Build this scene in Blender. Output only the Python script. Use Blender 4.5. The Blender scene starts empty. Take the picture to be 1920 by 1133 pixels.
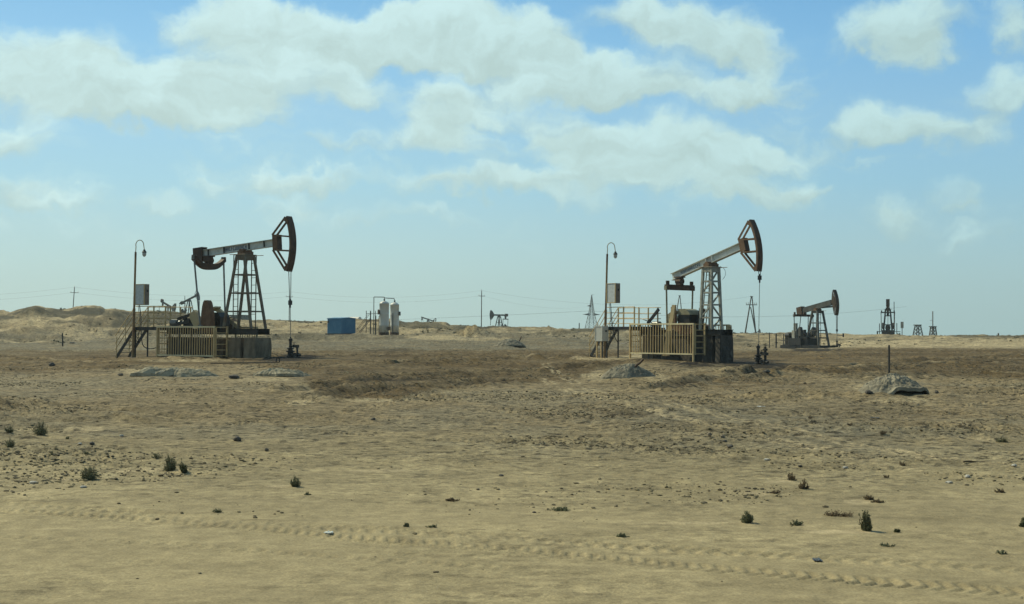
import bpy, math, random
import numpy as np
from mathutils import Vector, Matrix

R = math.radians
scn = bpy.context.scene
COL = scn.collection
rnd = random.Random(7)

# ------------------------------------------------------------------ camera
F = 2500.0                       # focal length in pixels of the 1920 px wide photograph
W0, H0 = 1920.0, 1133.0
CAM = np.array([0.0, 0.0, 2.0])
PITCH = math.atan((633.0 - H0 / 2) / F)
ROLL = R(0.4)
fw = np.array([0, math.cos(PITCH), math.sin(PITCH)])
up0 = np.array([0, -math.sin(PITCH), math.cos(PITCH)])
rt0 = np.array([1.0, 0, 0])
rt = rt0 * math.cos(ROLL) + up0 * math.sin(ROLL)
up = up0 * math.cos(ROLL) - rt0 * math.sin(ROLL)
cd = bpy.data.cameras.new('camera')
cd.sensor_fit = 'HORIZONTAL'; cd.sensor_width = 36; cd.lens = 36 * F / W0
cd.clip_start = 0.1; cd.clip_end = 20000
cam = bpy.data.objects.new('camera', cd); COL.objects.link(cam)
m = Matrix([[rt[0], up[0], -fw[0], CAM[0]], [rt[1], up[1], -fw[1], CAM[1]], [rt[2], up[2], -fw[2], CAM[2]], [0, 0, 0, 1]])
cam.matrix_world = m
scn.camera = cam

def P(px, py, Y):
    """point at distance Y (metres along +Y) on the line of sight of photo pixel (px, py)"""
    d = fw + rt * ((px - W0 / 2) / F) + up * ((H0 / 2 - py) / F)
    return CAM + d * (Y / d[1])

# ------------------------------------------------------------------ light
SUN_AZ = R(-53)                  # from +Y towards -X
SUN_EL = R(43)
scn.view_settings.view_transform = 'Standard'
scn.view_settings.look = 'None'
scn.view_settings.gamma = 1
scn.view_settings.exposure = 0.0
sd = bpy.data.lights.new('sun', 'SUN'); sd.energy = 4.0; sd.angle = R(0.5); sd.color = (1.0, 0.93, 0.66)
sun = bpy.data.objects.new('sun', sd); COL.objects.link(sun)
sv = Vector((math.sin(SUN_AZ) * math.cos(SUN_EL), math.cos(SUN_AZ) * math.cos(SUN_EL), math.sin(SUN_EL)))
sun.rotation_euler = sv.to_track_quat('Z', 'Y').to_euler()

CLOUDS = [  # px, py, half width, half height, weight
 (110,95,170,62,1),(190,160,190,58,1),(345,190,200,55,1),(470,140,140,62,1),(300,226,170,24,.8),(640,172,75,50,.95),
 (450,35,125,50,1),(590,62,190,62,1),(720,70,190,60,1),(860,62,170,60,1),(990,72,90,50,.95),(960,115,190,36,.95),
 (1150,142,170,48,1),(1060,170,150,26,.8),(1195,20,110,42,.9),(1320,48,130,58,1),(1410,80,95,42,.9),(1440,150,100,42,1),(1350,178,130,30,.9),
 (820,215,90,52,.95),(815,268,120,26,.8),(640,284,100,20,.6),(1100,262,110,44,.9),(1230,272,150,56,1),(1370,300,110,36,.95),(1200,325,170,40,.8),
 (1010,352,150,28,.6),(790,362,110,22,.5),(380,350,80,18,.3),(285,382,70,18,.6),(35,248,80,36,.95),(30,340,80,24,.6),(120,362,80,14,.4),
 (1510,350,55,20,.75),(1690,48,120,60,1),(1700,108,50,36,.7),(1665,240,80,36,.9),(1790,262,110,32,.9),(1870,190,95,48,.9),(1905,60,50,60,.85),
 (1685,400,60,30,.7),(1805,370,50,24,.55),(1400,370,120,22,.5),(1780,445,70,16,.3),(550,385,90,18,.35),
 (720,410,160,16,.45),(560,340,130,22,.5),(900,345,140,26,.5),(1080,380,120,20,.45),(1330,350,120,26,.55),(980,215,120,30,.5),(860,170,120,30,.6),(920,300,80,30,.5),(1910,440,50,20,.4)]

world = bpy.data.worlds.new('World'); scn.world = world; world.use_nodes = True
nt = world.node_tree; N = nt.nodes; L = nt.links
N.clear()
def nd(t, **k):
    n = N.new(t)
    for a, b in k.items(): setattr(n, a, b)
    return n
def mth(op, a, b=None, c=None, clamp=False):
    n = nd('ShaderNodeMath', operation=op, use_clamp=clamp)
    for i, v in enumerate((a, b, c)):
        if v is None: continue
        if isinstance(v, (int, float)): n.inputs[i].default_value = v
        else: L.new(v, n.inputs[i])
    return n.outputs[0]
def vmth(op, a, b=None):
    n = nd('ShaderNodeVectorMath', operation=op)
    for i, v in enumerate((a, b)):
        if v is None: continue
        if isinstance(v, (tuple, list)): n.inputs[i].default_value = v
        else: L.new(v, n.inputs[i])
    return n.outputs['Value'] if op in ('LENGTH', 'DOT_PRODUCT') else n.outputs[0]
def sstep(v, a, b, x=0.0, y=1.0):
    n = nd('ShaderNodeMapRange', interpolation_type='SMOOTHSTEP')
    L.new(v, n.inputs[0]); n.inputs[1].default_value = a; n.inputs[2].default_value = b
    n.inputs[3].default_value = x; n.inputs[4].default_value = y
    return n.outputs[0]
def mixc(f, a, b, mode='MIX'):
    n = nd('ShaderNodeMix', data_type='RGBA', blend_type=mode)
    for i, v in ((0, f), (6, a), (7, b)):
        if isinstance(v, (int, float)): n.inputs[i].default_value = v
        elif isinstance(v, tuple): n.inputs[i].default_value = v
        else: L.new(v, n.inputs[i])
    return n.outputs[2]
def noise(vec, scale, detail=4, rough=.55):
    n = nd('ShaderNodeTexNoise'); L.new(vec, n.inputs['Vector'])
    n.inputs['Scale'].default_value = scale; n.inputs['Detail'].default_value = detail; n.inputs['Roughness'].default_value = rough
    return n
sky = nd('ShaderNodeTexSky', sky_type='NISHITA', sun_disc=False)
sky.sun_elevation = SUN_EL; sky.sun_rotation = SUN_AZ
sky.air_density = 1.0; sky.dust_density = 1.5; sky.ozone_density = 2.0; sky.altitude = 0
tc = nd('ShaderNodeTexCoord')
dirn = vmth('NORMALIZE', tc.outputs['Generated'])
sp = nd('ShaderNodeSeparateXYZ'); L.new(dirn, sp.inputs[0])
az = mth('ARCTAN2', sp.outputs[0], sp.outputs[1])
el = mth('ARCSINE', sp.outputs[2])
cb = nd('ShaderNodeCombineXYZ'); L.new(az, cb.inputs[0]); L.new(el, cb.inputs[1])
q = cb.outputs[0]
def warp(scale, amp, det):
    n = noise(q, scale, det, .6)
    v = vmth('SUBTRACT', n.outputs['Color'], (.5, .5, .5))
    return vmth('MULTIPLY', v, (amp * 1.5, amp, 0))
qd = vmth('ADD', q, warp(9, .075, 3))
qd = vmth('ADD', qd, warp(38, .03, 6))
acc = None; vacc = None
for (cx, cy, rx, ry, wt) in CLOUDS:
    p = P(cx, cy, 1.0) - CAM
    a0 = math.atan2(p[0], p[1]); e0 = math.asin(p[2] / np.linalg.norm(p))
    v = nd('ShaderNodeVectorMath', operation='MULTIPLY_ADD'); L.new(qd, v.inputs[0]); v.inputs[1].default_value = (F / rx, F / ry, 0); v.inputs[2].default_value = (-a0 * F / rx, -e0 * F / ry, 0); v = v.outputs[0]
    w = sstep(vmth('LENGTH', v), 1.45, .2, 0, wt)
    acc = w if acc is None else mth('ADD', acc, w)
    sc = nd('ShaderNodeVectorMath', operation='SCALE'); L.new(v, sc.inputs[0]); L.new(w, sc.inputs['Scale'])
    vacc = sc.outputs[0] if vacc is None else vmth('ADD', vacc, sc.outputs[0])
s2 = nd('ShaderNodeSeparateXYZ'); L.new(vacc, s2.inputs[0]); vacc = s2.outputs[1]
# loose cloud over the rest of the sky, outside the part the photograph shows
nz = noise(vmth('MULTIPLY', q, (1, 2.2, 0)), 5.0, 5, .55)
outside = mth('MAXIMUM', sstep(mth('ABSOLUTE', az), .40, .5), sstep(el, .25, .33))
loose = mth('MULTIPLY', sstep(nz.outputs[0], .48, .62), outside)
nv = noise(vmth('MULTIPLY', qd, (1, 3.2, 0)), 7.0, 5, .6)      # faint banks of thin cloud low in the sky
veil = mth('MULTIPLY', sstep(nv.outputs[0], .42, .70, 0, .62), mth('MULTIPLY', sstep(el, .045, .09), sstep(el, .21, .13)))
acc2 = mth('ADD', mth('ADD', acc, loose), veil)
det = noise(vmth('MULTIPLY', qd, (1, 1.6, 0)), 26, 6, .62)
dens = mth('ADD', acc2, mth('MULTIPLY', mth('SUBTRACT', det.outputs[0], .5), 1.1))
alpha = sstep(dens, .08, 1.1, 0, .95)
vn = mth('DIVIDE', vacc, mth('MAXIMUM', acc, .25))
lit = mth('ADD', mth('MULTIPLY', vn, .45), mth('MULTIPLY', mth('SUBTRACT', det.outputs[0], .5), 1.6))
lit = sstep(lit, -.55, .5)
SKY_TINT = (1.0, 1.0, 1.0, 1)
base = mixc(1.0, sky.outputs[0], SKY_TINT, 'MULTIPLY')
BS = .1
def c(r, g, b): # display colour -> scene linear, divided by the background strength
    f = lambda x: ((x / 255 + .055) / 1.055) ** 2.4 if x > 10 else x / 255 / 12.92
    return (f(r) / BS, f(g) / BS, f(b) / BS, 1)
# clear-air colour by height above the horizon (thin dusty haze low down), a little deeper to the right, over the physical sky
ramp = nd('ShaderNodeValToRGB')
L.new(sstep(el, -.02, .30), ramp.inputs[0])
ramp.color_ramp.elements[0].position = 0; ramp.color_ramp.elements[0].color = [x * BS for x in c(190, 216, 209)[:3]] + [1]
ramp.color_ramp.elements[1].position = 1; ramp.color_ramp.elements[1].color = [x * BS for x in c(122, 185, 230)[:3]] + [1]
for pos, col in ((.12, (187, 220, 219)), (.38, (168, 216, 233)), (.62, (160, 210, 237)), (.82, (143, 201, 238))):
    e = ramp.color_ramp.elements.new(pos); e.color = [x * BS for x in c(*col)[:3]] + [1]
air = vmth('SCALE', ramp.outputs[0]); air.node.inputs['Scale'].default_value = 1 / BS
side = sstep(az, -.25, .42, 0, 1)
air = mixc(side, mixc(1.0, air, (1.02, 1.02, 1.01, 1), 'MULTIPLY'), mixc(1.0, air, (.80, .86, .915, 1), 'MULTIPLY'))
base = mixc(.88, base, air)
deep = mth('MAXIMUM', sstep(el, .30, 1.1, 0, 1), mth('MULTIPLY', sstep(sp.outputs[1], .55, -.25, 0, 1), .9))
deepcol = c(88, 106, 122)
cl = mixc(lit, c(190, 215, 210), c(213, 243, 242))
cl = mixc(side, cl, mixc(1.0, cl, (.84, .885, .90, 1), 'MULTIPLY'))
low = sstep(el, .0, .11, .35, 1)
base = mixc(mth('MULTIPLY', deep, .85), base, deepcol)
outc = mixc(mth('MULTIPLY', mth('MULTIPLY', alpha, low), mth('SUBTRACT', 1.0, mth('MULTIPLY', deep, .8))), base, cl)
bg = nd('ShaderNodeBackground'); bg.inputs[1].default_value = BS
L.new(outc, bg.inputs[0])
wo = nd('ShaderNodeOutputWorld'); L.new(bg.outputs[0], wo.inputs[0])
world.cycles.sampling_method = 'MANUAL'; world.cycles.sample_map_resolution = 512

# ------------------------------------------------------------------ materials
def srgb(r, g, b):
    f = lambda x: ((x / 255 + .055) / 1.055) ** 2.4 if x > 10 else x / 255 / 12.92
    return (f(r), f(g), f(b), 1)
MATS = {}
def mat(name, a, b=None, scale=3.0, lo=.4, hi=.6, rough=.7, metal=0.0, bump=0.0, bscale=20, c3=None, stretch=(1, 1, 1)):
    if name in MATS: return MATS[name]
    mt = bpy.data.materials.new(name); mt.use_nodes = True
    t = mt.node_tree; bs = t.nodes['Principled BSDF']
    bs.inputs['Roughness'].default_value = rough; bs.inputs['Metallic'].default_value = metal
    bs.inputs['Base Color'].default_value = a
    tcn = t.nodes.new('ShaderNodeTexCoord')
    mp = t.nodes.new('ShaderNodeMapping'); mp.inputs['Scale'].default_value = stretch
    t.links.new(tcn.outputs['Object'], mp.inputs[0])
    if b is not None:
        nz = t.nodes.new('ShaderNodeTexNoise'); nz.inputs['Scale'].default_value = scale; nz.inputs['Detail'].default_value = 6; nz.inputs['Roughness'].default_value = .65
        t.links.new(mp.outputs[0], nz.inputs['Vector'])
        r = t.nodes.new('ShaderNodeValToRGB'); t.links.new(nz.outputs[0], r.inputs[0])
        r.color_ramp.elements[0].position = lo; r.color_ramp.elements[0].color = a
        r.color_ramp.elements[1].position = hi; r.color_ramp.elements[1].color = b
        if c3:
            e = r.color_ramp.elements.new(min(.98, hi + .12)); e.color = c3
        t.links.new(r.outputs[0], bs.inputs['Base Color'])
    if bump:
        n2 = t.nodes.new('ShaderNodeTexNoise'); n2.inputs['Scale'].default_value = bscale; n2.inputs['Detail'].default_value = 5
        t.links.new(tcn.outputs['Object'], n2.inputs['Vector'])
        bp = t.nodes.new('ShaderNodeBump'); bp.inputs['Strength'].default_value = bump; bp.inputs['Distance'].default_value = .05
        t.links.new(n2.outputs[0], bp.inputs['Height']); t.links.new(bp.outputs[0], bs.inputs['Normal'])
    MATS[name] = mt
    return mt
M_RUST = mat('rusted_brown_paint', (.135, .072, .036, 1), (.20, .115, .058, 1), 3, .4, .62, .75, 0, .3, 14)
M_DRUST_SHADE = mat('oily_rust_and_shade', (.05, .028, .014, 1), (.11, .055, .026, 1), 3, .42, .62, .7)
M_GREY = mat('weathered_grey_paint', (.66, .68, .60, 1), (.48, .48, .41, 1), 2.2, .48, .66, .6, 0, .15, 12, (.16, .11, .07, 1))
M_LGREY = mat('chalky_grey_paint', (.66, .69, .64, 1), (.55, .57, .51, 1), 2.0, .46, .68, .6, 0, .15, 12, (.30, .22, .13, 1))
M_TOWER = mat('rust_streaked_grey_paint', (.20, .18, .13, 1), (.16, .095, .05, 1), 1.6, .42, .6, .7, 0, .2, 16)
M_TOWER2 = mat('dusty_grey_paint', (.38, .39, .33, 1), (.25, .23, .17, 1), 2.4, .45, .66, .7, 0, .2, 16)
M_YEL = mat('faded_yellow_paint', (.62, .47, .23, 1), (.50, .36, .17, 1), 2.5, .42, .62, .6, 0, .2, 18, (.17, .09, .045, 1))
M_RAIL_LIT = mat('sunlit_yellow_rail_paint', (.80, .70, .42, 1), (.66, .54, .30, 1), 2.5, .45, .66, .5)  # paler than the bars: sunlight on the rails put into the colour
M_CREAM = mat('cream_paint', (.50, .40, .21, 1), (.38, .28, .14, 1), 3, .5, .68, .65, 0, .2, 14, (.18, .10, .05, 1))
M_BLACK = mat('oil_blackened_steel', (.012, .011, .009, 1), (.03, .024, .017, 1), 3, .45, .65, .45)
M_DARK = mat('dark_steel', (.04, .04, .036, 1), (.08, .07, .055, 1), 3, .45, .65, .6)
M_STEEL = mat('grey_steel_rod', (.22, .23, .22, 1), (.14, .12, .09, 1), 4, .45, .65, .45, .5)
M_CONC = mat('stained_concrete', (.27, .215, .14, 1), (.13, .098, .06, 1), 2.2, .42, .64, .9, 0, .5, 9, (.05, .04, .03, 1), (1, 1, .35))
M_CONCB = mat('dull_brown_concrete', (.13, .10, .062, 1), (.06, .045, .028, 1), 1.8, .42, .6, .9, 0, .5, 9)
M_OILCONC = mat('oil_soaked_concrete', (.10, .085, .065, 1), (.035, .029, .022, 1), 2.0, .4, .6, .85, 0, .5, 9, (.22, .19, .15, 1), (1, 1, .35))
M_PANEL = mat('galvanised_panel', (.62, .67, .65, 1), (.52, .56, .54, 1), 6, .45, .6, .55)
M_PANELB = mat('brown_cabinet_side', (.24, .19, .14, 1), (.18, .14, .10, 1), 4, .45, .6, .6)
M_WHITEBOX = mat('off_white_paint', (.60, .60, .53, 1), (.50, .48, .40, 1), 5, .5, .7, .55)
M_TANK = mat('dirty_white_tank_paint', (.66, .65, .58, 1), (.52, .49, .41, 1), 1.6, .45, .7, .5, 0, 0, 10, (.34, .27, .18, 1), (1, 1, .4))
M_BLUE = mat('faded_blue_paint', (.030, .17, .31, 1), (.05, .20, .34, 1), 1.2, .42, .66, .55, 0, .1, 6)
M_ROD = mat('greasy_wire', (.09, .09, .085, 1), (.16, .15, .13, 1), 5, .4, .6, .5)
M_INK = mat('blue_lettering_paint', (.02, .075, .17, 1), None, rough=.6)
M_WIRE = mat('aerial_wire', (.10, .11, .11, 1), None, rough=.7)
M_WOOD = mat('weathered_pole_timber', (.14, .115, .085, 1), (.08, .065, .05, 1), 4, .4, .6, .9)
M_PYLON = mat('galvanised_lattice', (.20, .21, .20, 1), (.26, .27, .25, 1), 1, .4, .6, .6)
M_DARKG = mat('sooty_grey_green_paint', (.085, .09, .08, 1), (.05, .045, .035, 1), 1.5, .42, .6, .6)
M_BLUEP = mat('dull_blue_pipe_paint', (.05, .09, .14, 1), (.08, .08, .07, 1), 2, .4, .6)
M_GLASS = mat('lamp_glass', (.5, .52, .48, 1), None, rough=.25)
M_MOUND = mat('grey_cement_crust', (.33, .295, .21, 1), (.17, .15, .105, 1), 2.2, .38, .62, .95, 0, 1.0, 7, (.46, .42, .32, 1))
M_SLAB = mat('pale_cement_crust', (.46, .41, .28, 1), (.24, .21, .14, 1), 2.6, .40, .6, .95, 0, 1.0, 8, (.54, .52, .43, 1))
M_MOUNDU = mat('dark_hollow_core', (.028, .022, .016, 1), (.06, .045, .03, 1), 5, .4, .6, .95)
M_LEAF = mat('dusty_green_leaf', (.23, .24, .125, 1), (.11, .122, .06, 1), 14, .38, .62, .8)
M_LEAFD = mat('dark_green_leaf', (.14, .155, .07, 1), (.07, .08, .036, 1), 14, .38, .62, .8)
M_LEAFB = mat('dry_brown_twigs', (.24, .18, .10, 1), (.14, .10, .055, 1), 14, .38, .62, .9)
M_TWIG = mat('shrub_stem', (.12, .09, .05, 1), None, rough=.9)
M_PALE = mat('pale_stone', (.52, .50, .44, 1), (.36, .33, .27, 1), 12, .4, .6, .9, 0, .5, 30)
M_ROCK = mat('dark_rock', (.075, .068, .058, 1), (.13, .115, .09, 1), 10, .4, .6, .9, 0, .6, 30)
M_BROCK = mat('brown_rock', (.20, .16, .11, 1), (.30, .25, .18, 1), 10, .4, .6, .9, 0, .6, 30)
M_LITTER = mat('white_plastic_scrap', (.75, .75, .72, 1), None, rough=.5)

# ------------------------------------------------------------------ mesh helper
def rotm(yaw=0, pitch=0, roll=0):
    return Matrix.Rotation(yaw, 3, 'Z') @ Matrix.Rotation(pitch, 3, 'Y') @ Matrix.Rotation(roll, 3, 'X')
class MB:
    def __init__(s): s.v = []; s.f = []
    def add(s, vs, fs):
        o = len(s.v); s.v += [tuple(x) for x in vs]; s.f += [tuple(i + o for i in f) for f in fs]; return s
    def box(s, c, d, r=None):
        vs = []
        for z in (-.5, .5):
            for x, y in ((-.5, -.5), (.5, -.5), (.5, .5), (-.5, .5)):
                p = Vector((x * d[0], y * d[1], z * d[2]))
                if r is not None: p = r @ p
                vs.append(p + Vector(c))
        return s.add(vs, [(3, 2, 1, 0), (4, 5, 6, 7), (0, 1, 5, 4), (1, 2, 6, 5), (2, 3, 7, 6), (3, 0, 4, 7)])
    def bb(s, x0, x1, y0, y1, z0, z1):
        return s.box(((x0 + x1) / 2, (y0 + y1) / 2, (z0 + z1) / 2), (x1 - x0, y1 - y0, z1 - z0))
    def frame(s, p, q, hint=(0, 0, 1)):
        p, q = Vector(p), Vector(q); d = (q - p).normalized(); h = Vector(hint)
        if abs(d.dot(h)) > .98: h = Vector((1, 0, 0))
        a = d.cross(h).normalized(); return p, q, a, a.cross(d).normalized()
    def bar(s, p, q, w, h=None, hint=(0, 0, 1)):
        h = h or w; p, q, a, b = s.frame(p, q, hint); vs = []
        for e in (p, q):
            for x, y in ((-.5, -.5), (.5, -.5), (.5, .5), (-.5, .5)): vs.append(e + a * x * w + b * y * h)
        return s.add(vs, [(3, 2, 1, 0), (4, 5, 6, 7), (0, 1, 5, 4), (1, 2, 6, 5), (2, 3, 7, 6), (3, 0, 4, 7)])
    def tube(s, p, q, r, n=8, r2=None):
        r2 = r if r2 is None else r2; p, q, a, b = s.frame(p, q); vs = []
        for e, rr in ((p, r), (q, r2)):
            for k in range(n):
                t = 2 * math.pi * k / n; vs.append(e + a * math.cos(t) * rr + b * math.sin(t) * rr)
        return s.add(vs, [tuple(range(n))[::-1], tuple(range(n, 2 * n))] + [(k, (k + 1) % n, n + (k + 1) % n, n + k) for k in range(n)])
    def path(s, pts, r, n=6):
        for a, b in zip(pts[:-1], pts[1:]): s.tube(a, b, r, n)
        return s
    def prism(s, poly, t, axis='y', off=0.0):
        n = len(poly); vs = []
        for o in (off - t / 2, off + t / 2):
            for (a, b) in poly:
                vs.append({'y': (a, o, b), 'x': (o, a, b), 'z': (a, b, o)}[axis])
        return s.add(vs, [tuple(range(n)), tuple(range(n, 2 * n))[::-1]] + [(k, n + k, n + (k + 1) % n, (k + 1) % n) for k in range(n)])
    def lathe(s, c, prof, n=20, ax=None):
        vs = []; c = Vector(c)
        for (r, z) in prof:
            for k in range(n):
                t = 2 * math.pi * k / n
                p = Vector((r * math.cos(t), r * math.sin(t), z))
                if ax is not None: p = ax @ p
                vs.append(c + p)
        fs = []
        for i in range(len(prof) - 1):
            for k in range(n): fs.append((i * n + k, i * n + (k + 1) % n, (i + 1) * n + (k + 1) % n, (i + 1) * n + k))
        fs += [tuple(range(n))[::-1], tuple(range((len(prof) - 1) * n, len(prof) * n))]
        return s.add(vs, fs)
    def sheet(s, quads_outer, quads_inner): pass
    def build(s, name, m, parent=None, smooth=False, loc=None):
        me = bpy.data.meshes.new(name); me.from_pydata(s.v, [], s.f)
        me.materials.append(m); me.update()
        import bmesh
        bm = bmesh.new(); bm.from_mesh(me); bmesh.ops.recalc_face_normals(bm, faces=bm.faces); bm.to_mesh(me); bm.free()
        if smooth: me.polygons.foreach_set('use_smooth', [True] * len(me.polygons))
        o = bpy.data.objects.new(name, me); COL.objects.link(o)
        if parent is not None: o.parent = parent
        if loc is not None: o.location = loc
        return o
def tag(o, label=None, cat=None, group=None, kind=None):
    if label: o['label'] = label
    if cat: o['category'] = cat
    if group: o['group'] = group
    if kind: o['kind'] = kind
    return o
def empty(name, loc, yaw, label, cat, group=None):
    o = bpy.data.objects.new(name, None); COL.objects.link(o)
    o.location = loc; o.rotation_euler = (0, 0, yaw); o.empty_display_size = .3
    return tag(o, label, cat, group)

# ------------------------------------------------------------------ terrain
_perm = np.random.RandomState(3).rand(512, 512)
def vnoise(x, y):
    xi = np.floor(x).astype(np.int64); yi = np.floor(y).astype(np.int64)
    fx = x - xi; fy = y - yi; fx = fx * fx * fx * (fx * (fx * 6 - 15) + 10); fy = fy * fy * fy * (fy * (fy * 6 - 15) + 10)
    a = _perm[xi & 511, yi & 511]; b = _perm[(xi + 1) & 511, yi & 511]
    cc = _perm[xi & 511, (yi + 1) & 511]; d = _perm[(xi + 1) & 511, (yi + 1) & 511]
    return (a * (1 - fx) + b * fx) * (1 - fy) + (cc * (1 - fx) + d * fx) * fy - .5
def fbm(x, y, s, o=4, g=.5):
    r = 0; a = 1.0
    for k in range(o):
        r = r + a * vnoise(x / s + 17.3 * k, y / s - 9.1 * k); s = s / 2.03; a *= g
    return r
def sst(x, a, b):
    t = np.clip((x - a) / (b - a), 0, 1); return t * t * (3 - 2 * t)

SKYL = [(-900,600),(-400,585),(-200,596),(-60,592),(0,589),(20,588),(40,581),(65,576.5),(85,581),(110,583),(135,582),(152,577),(175,576),(187,577),(197,585),(215,582),(240,587),(255,590),
 (285,587),(320,586),(345,590),(380,597),(420,601),(470,603),(500,603),(540,605),(570,607),(600,606),(640,604),(690,601),(720,600),(740,599),(752,603),(765,609),(790,612),(815,610),(850,611),(880,612),(905,614),(930,618),(960,620),
 (985,618),(1000,617),(1018,620),(1050,618),(1100,616),(1140,616),(1200,617),(1280,620),(1380,625),(1440,625),(1455,628),(1480,627),(1500,626),(1560,628),(1600,632),(1640,630),(1700,631),(1780,631),(1850,633),(1920,632),(2100,634),(2600,630),(3000,625)]
def u_of(px): return (px - 960) / F
SKU = np.array([u_of(a) for a, b in SKYL]); 
def ridge_d(u): return 235 + 45 * sst(u, -.25, .2)
SKZ = np.array([P(a, b, float(ridge_d(np.array(u_of(a)))))[2] for a, b in SKYL])
CP = []
for px in (-1400, -500, 0, 480, 960, 1440, 1920, 2500, 3300):
    for d in (1, 7, 14, 24): CP.append((u_of(px), d, 0.0))
    CP.append((u_of(px), 40, .06))
for (px, py, d) in [(460,674,79),(300,668,84),(1340,680,81.5),(1180,672,86),(217,671,86.5),(1104,672,88.5),(542,672,77),(1423,683,79.5),(0,662,95),(0,645,140),(0,622,195),
    (200,645,140),(200,621,200),(960,673,85),(700,655,108),(1700,653,125),(1920,655,120),(1520,656,160),(640,631,185),(735,628,188),(900,650,125),(1000,655,120),(850,628,205),(965,653,122),
    (1100,650,135),(1200,640,170),(1350,640,190),(430,640,150),(430,620,195),(-400,640,140),(2400,660,120),(-800,660,90),(2800,690,80),
    (320,706,60),(520,706,60),(1180,709,60),(1685,738,46),(960,715,60),(0,712,60)]:
    CP.append((u_of(px), d, P(px, py, d)[2]))
for a, b in ((-900,600),(-200,592),(60,585),(180,585),(300,588),(500,603),(700,604),(850,612),(980,619),(1100,617),(1300,622),(1500,628),(1700,632),(1920,633),(2600,632)):
    u = u_of(a); D = float(ridge_d(np.array(u)))
    CP.append((u, D, P(a, b, D)[2]))
    CP.append((u, D * 1.35, P(a, b + 4 + (12 if a < 450 else 0), D * 1.35)[2]))
    CP.append((u, D * 2.0, P(a, b + 3 + (10 if a < 450 else 0), D * 2)[2]))
    CP.append((u, 1200, 1.0)); CP.append((u, 5000, -2.0))
CP = np.array(CP)
def feat(u, d): return np.stack([u * 4.0, np.log(np.maximum(d, 1.0)) * 1.6], -1)
_cf = feat(CP[:, 0], CP[:, 1])
def _k(r): return np.sqrt(r * r + .02)
_A = _k(np.linalg.norm(_cf[:, None] - _cf[None], axis=2)) + 1e-4 * np.eye(len(CP))
_n = len(CP); _S = np.zeros((_n + 3, _n + 3)); _S[:_n, :_n] = _A; _S[:_n, _n] = 1; _S[_n, :_n] = 1
_S[:_n, _n + 1:] = _cf; _S[_n + 1:, :_n] = _cf.T
_w = np.linalg.solve(_S, np.concatenate([CP[:, 2], np.zeros(3)]))
def rbf(u, d):
    sh = u.shape; f = feat(u.ravel(), d.ravel()); out = np.empty(len(f))
    for i in range(0, len(f), 40000):
        g = f[i:i + 40000]
        r2 = (g ** 2).sum(1)[:, None] + (_cf ** 2).sum(1)[None] - 2 * g @ _cf.T
        out[i:i + 40000] = np.sqrt(np.maximum(r2, 0) + .02) @ _w[:_n] + _w[_n] + g @ _w[_n + 1:]
    return out.reshape(sh)

PADS = []      # x, y, radius of the levelled pads round the wells
for (px, d, r) in ((459, 80, 9), (1333, 82.5, 9), (1533, 161, 9), (640, 190, 6), (735, 190, 5)):
    PADS.append((u_of(px) * d, d, r))
FLAT = [(u_of(px) * d, d, r, float(P(px, py, d)[2])) for (px, py, d, r) in ((640, 631.5, 188, 3.2), (728, 629.5, 188, 3.5), (1530, 656, 161, 6))]
HEAPS = []     # x, y, z, rx, ry
for (px, py, d, h, rx, ry) in ((881, 0, 165, .80, 2.3, 1.8), (862, 0, 166, .35, 1.6, 2), (908, 0, 166, .35, 1.9, 2), (1225, 0, 57, .16, 2.2, 1.4), (930,0,118,.3,2.6,2)):
    HEAPS.append((u_of(px) * d, d, h, rx, ry))
def W2(px, py, d=None):
    """photo pixel to the flat foreground (z = 0)"""
    v = fw + rt * ((px - W0 / 2) / F) + up * ((H0 / 2 - py) / F)
    t = -CAM[2] / v[2]; return (v[0] * t, v[1] * t)
# tyre tracks: list of (points, half width, tread length, depth, slant, fade distance)
TRACKS = [
 ([W2(-300, 930), W2(0, 958), W2(320, 978), W2(640, 1008), W2(960, 1030), W2(1280, 1062), W2(1600, 1088), W2(1920, 1112), W2(2300, 1150)], .19, .135, .015, .5),
 ([W2(-300, 912), W2(0, 940), W2(320, 966), W2(640, 990), W2(960, 1008), W2(1280, 1030), W2(1620, 1052), W2(2300, 1095)], .20, .17, .012, -.5),
 ([W2(0, 1008), W2(320, 1022), W2(640, 1046), W2(960, 1066)], .12, .15, .010, .3),
 ([W2(1020, 700), W2(1110, 735), W2(1270, 765), W2(1440, 800), W2(1600, 835), W2(1740, 858), W2(2000, 880)], .13, .11, .016, .3),
 ([W2(1010, 715), W2(1100, 745), W2(1270, 785), W2(1440, 825), W2(1600, 858), W2(1720, 885), W2(2000, 900)], .13, .11, .016, -.3),
 ([W2(420, 800), W2(520, 792), W2(640, 778), W2(760, 752), W2(900, 742)], .22, .20, .035, .9),
 ([W2(470, 770), W2(560, 762), W2(640, 745), W2(760, 728)], .22, .20, .03, -.9),
 ([W2(-60, 786), W2(60, 782), W2(170, 786), W2(300, 800), W2(400, 812)], .2, .2, .03, .8),
 ([W2(540, 806), W2(640, 815), W2(760, 822), W2(900, 830)], .2, .17, .028, .8),
 ([W2(1100, 790), W2(1230, 770), W2(1380, 760), W2(1500, 735), W2(1640, 722)], .16, .15, .018, .5),
 ([W2(1760, 770), W2(1850, 760), W2(1960, 755)], .2, .2, .035, .8),
 ([W2(1850, 848), W2(1920, 852), W2(2050, 860)], .1, .2, .035, .1),
]
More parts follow.
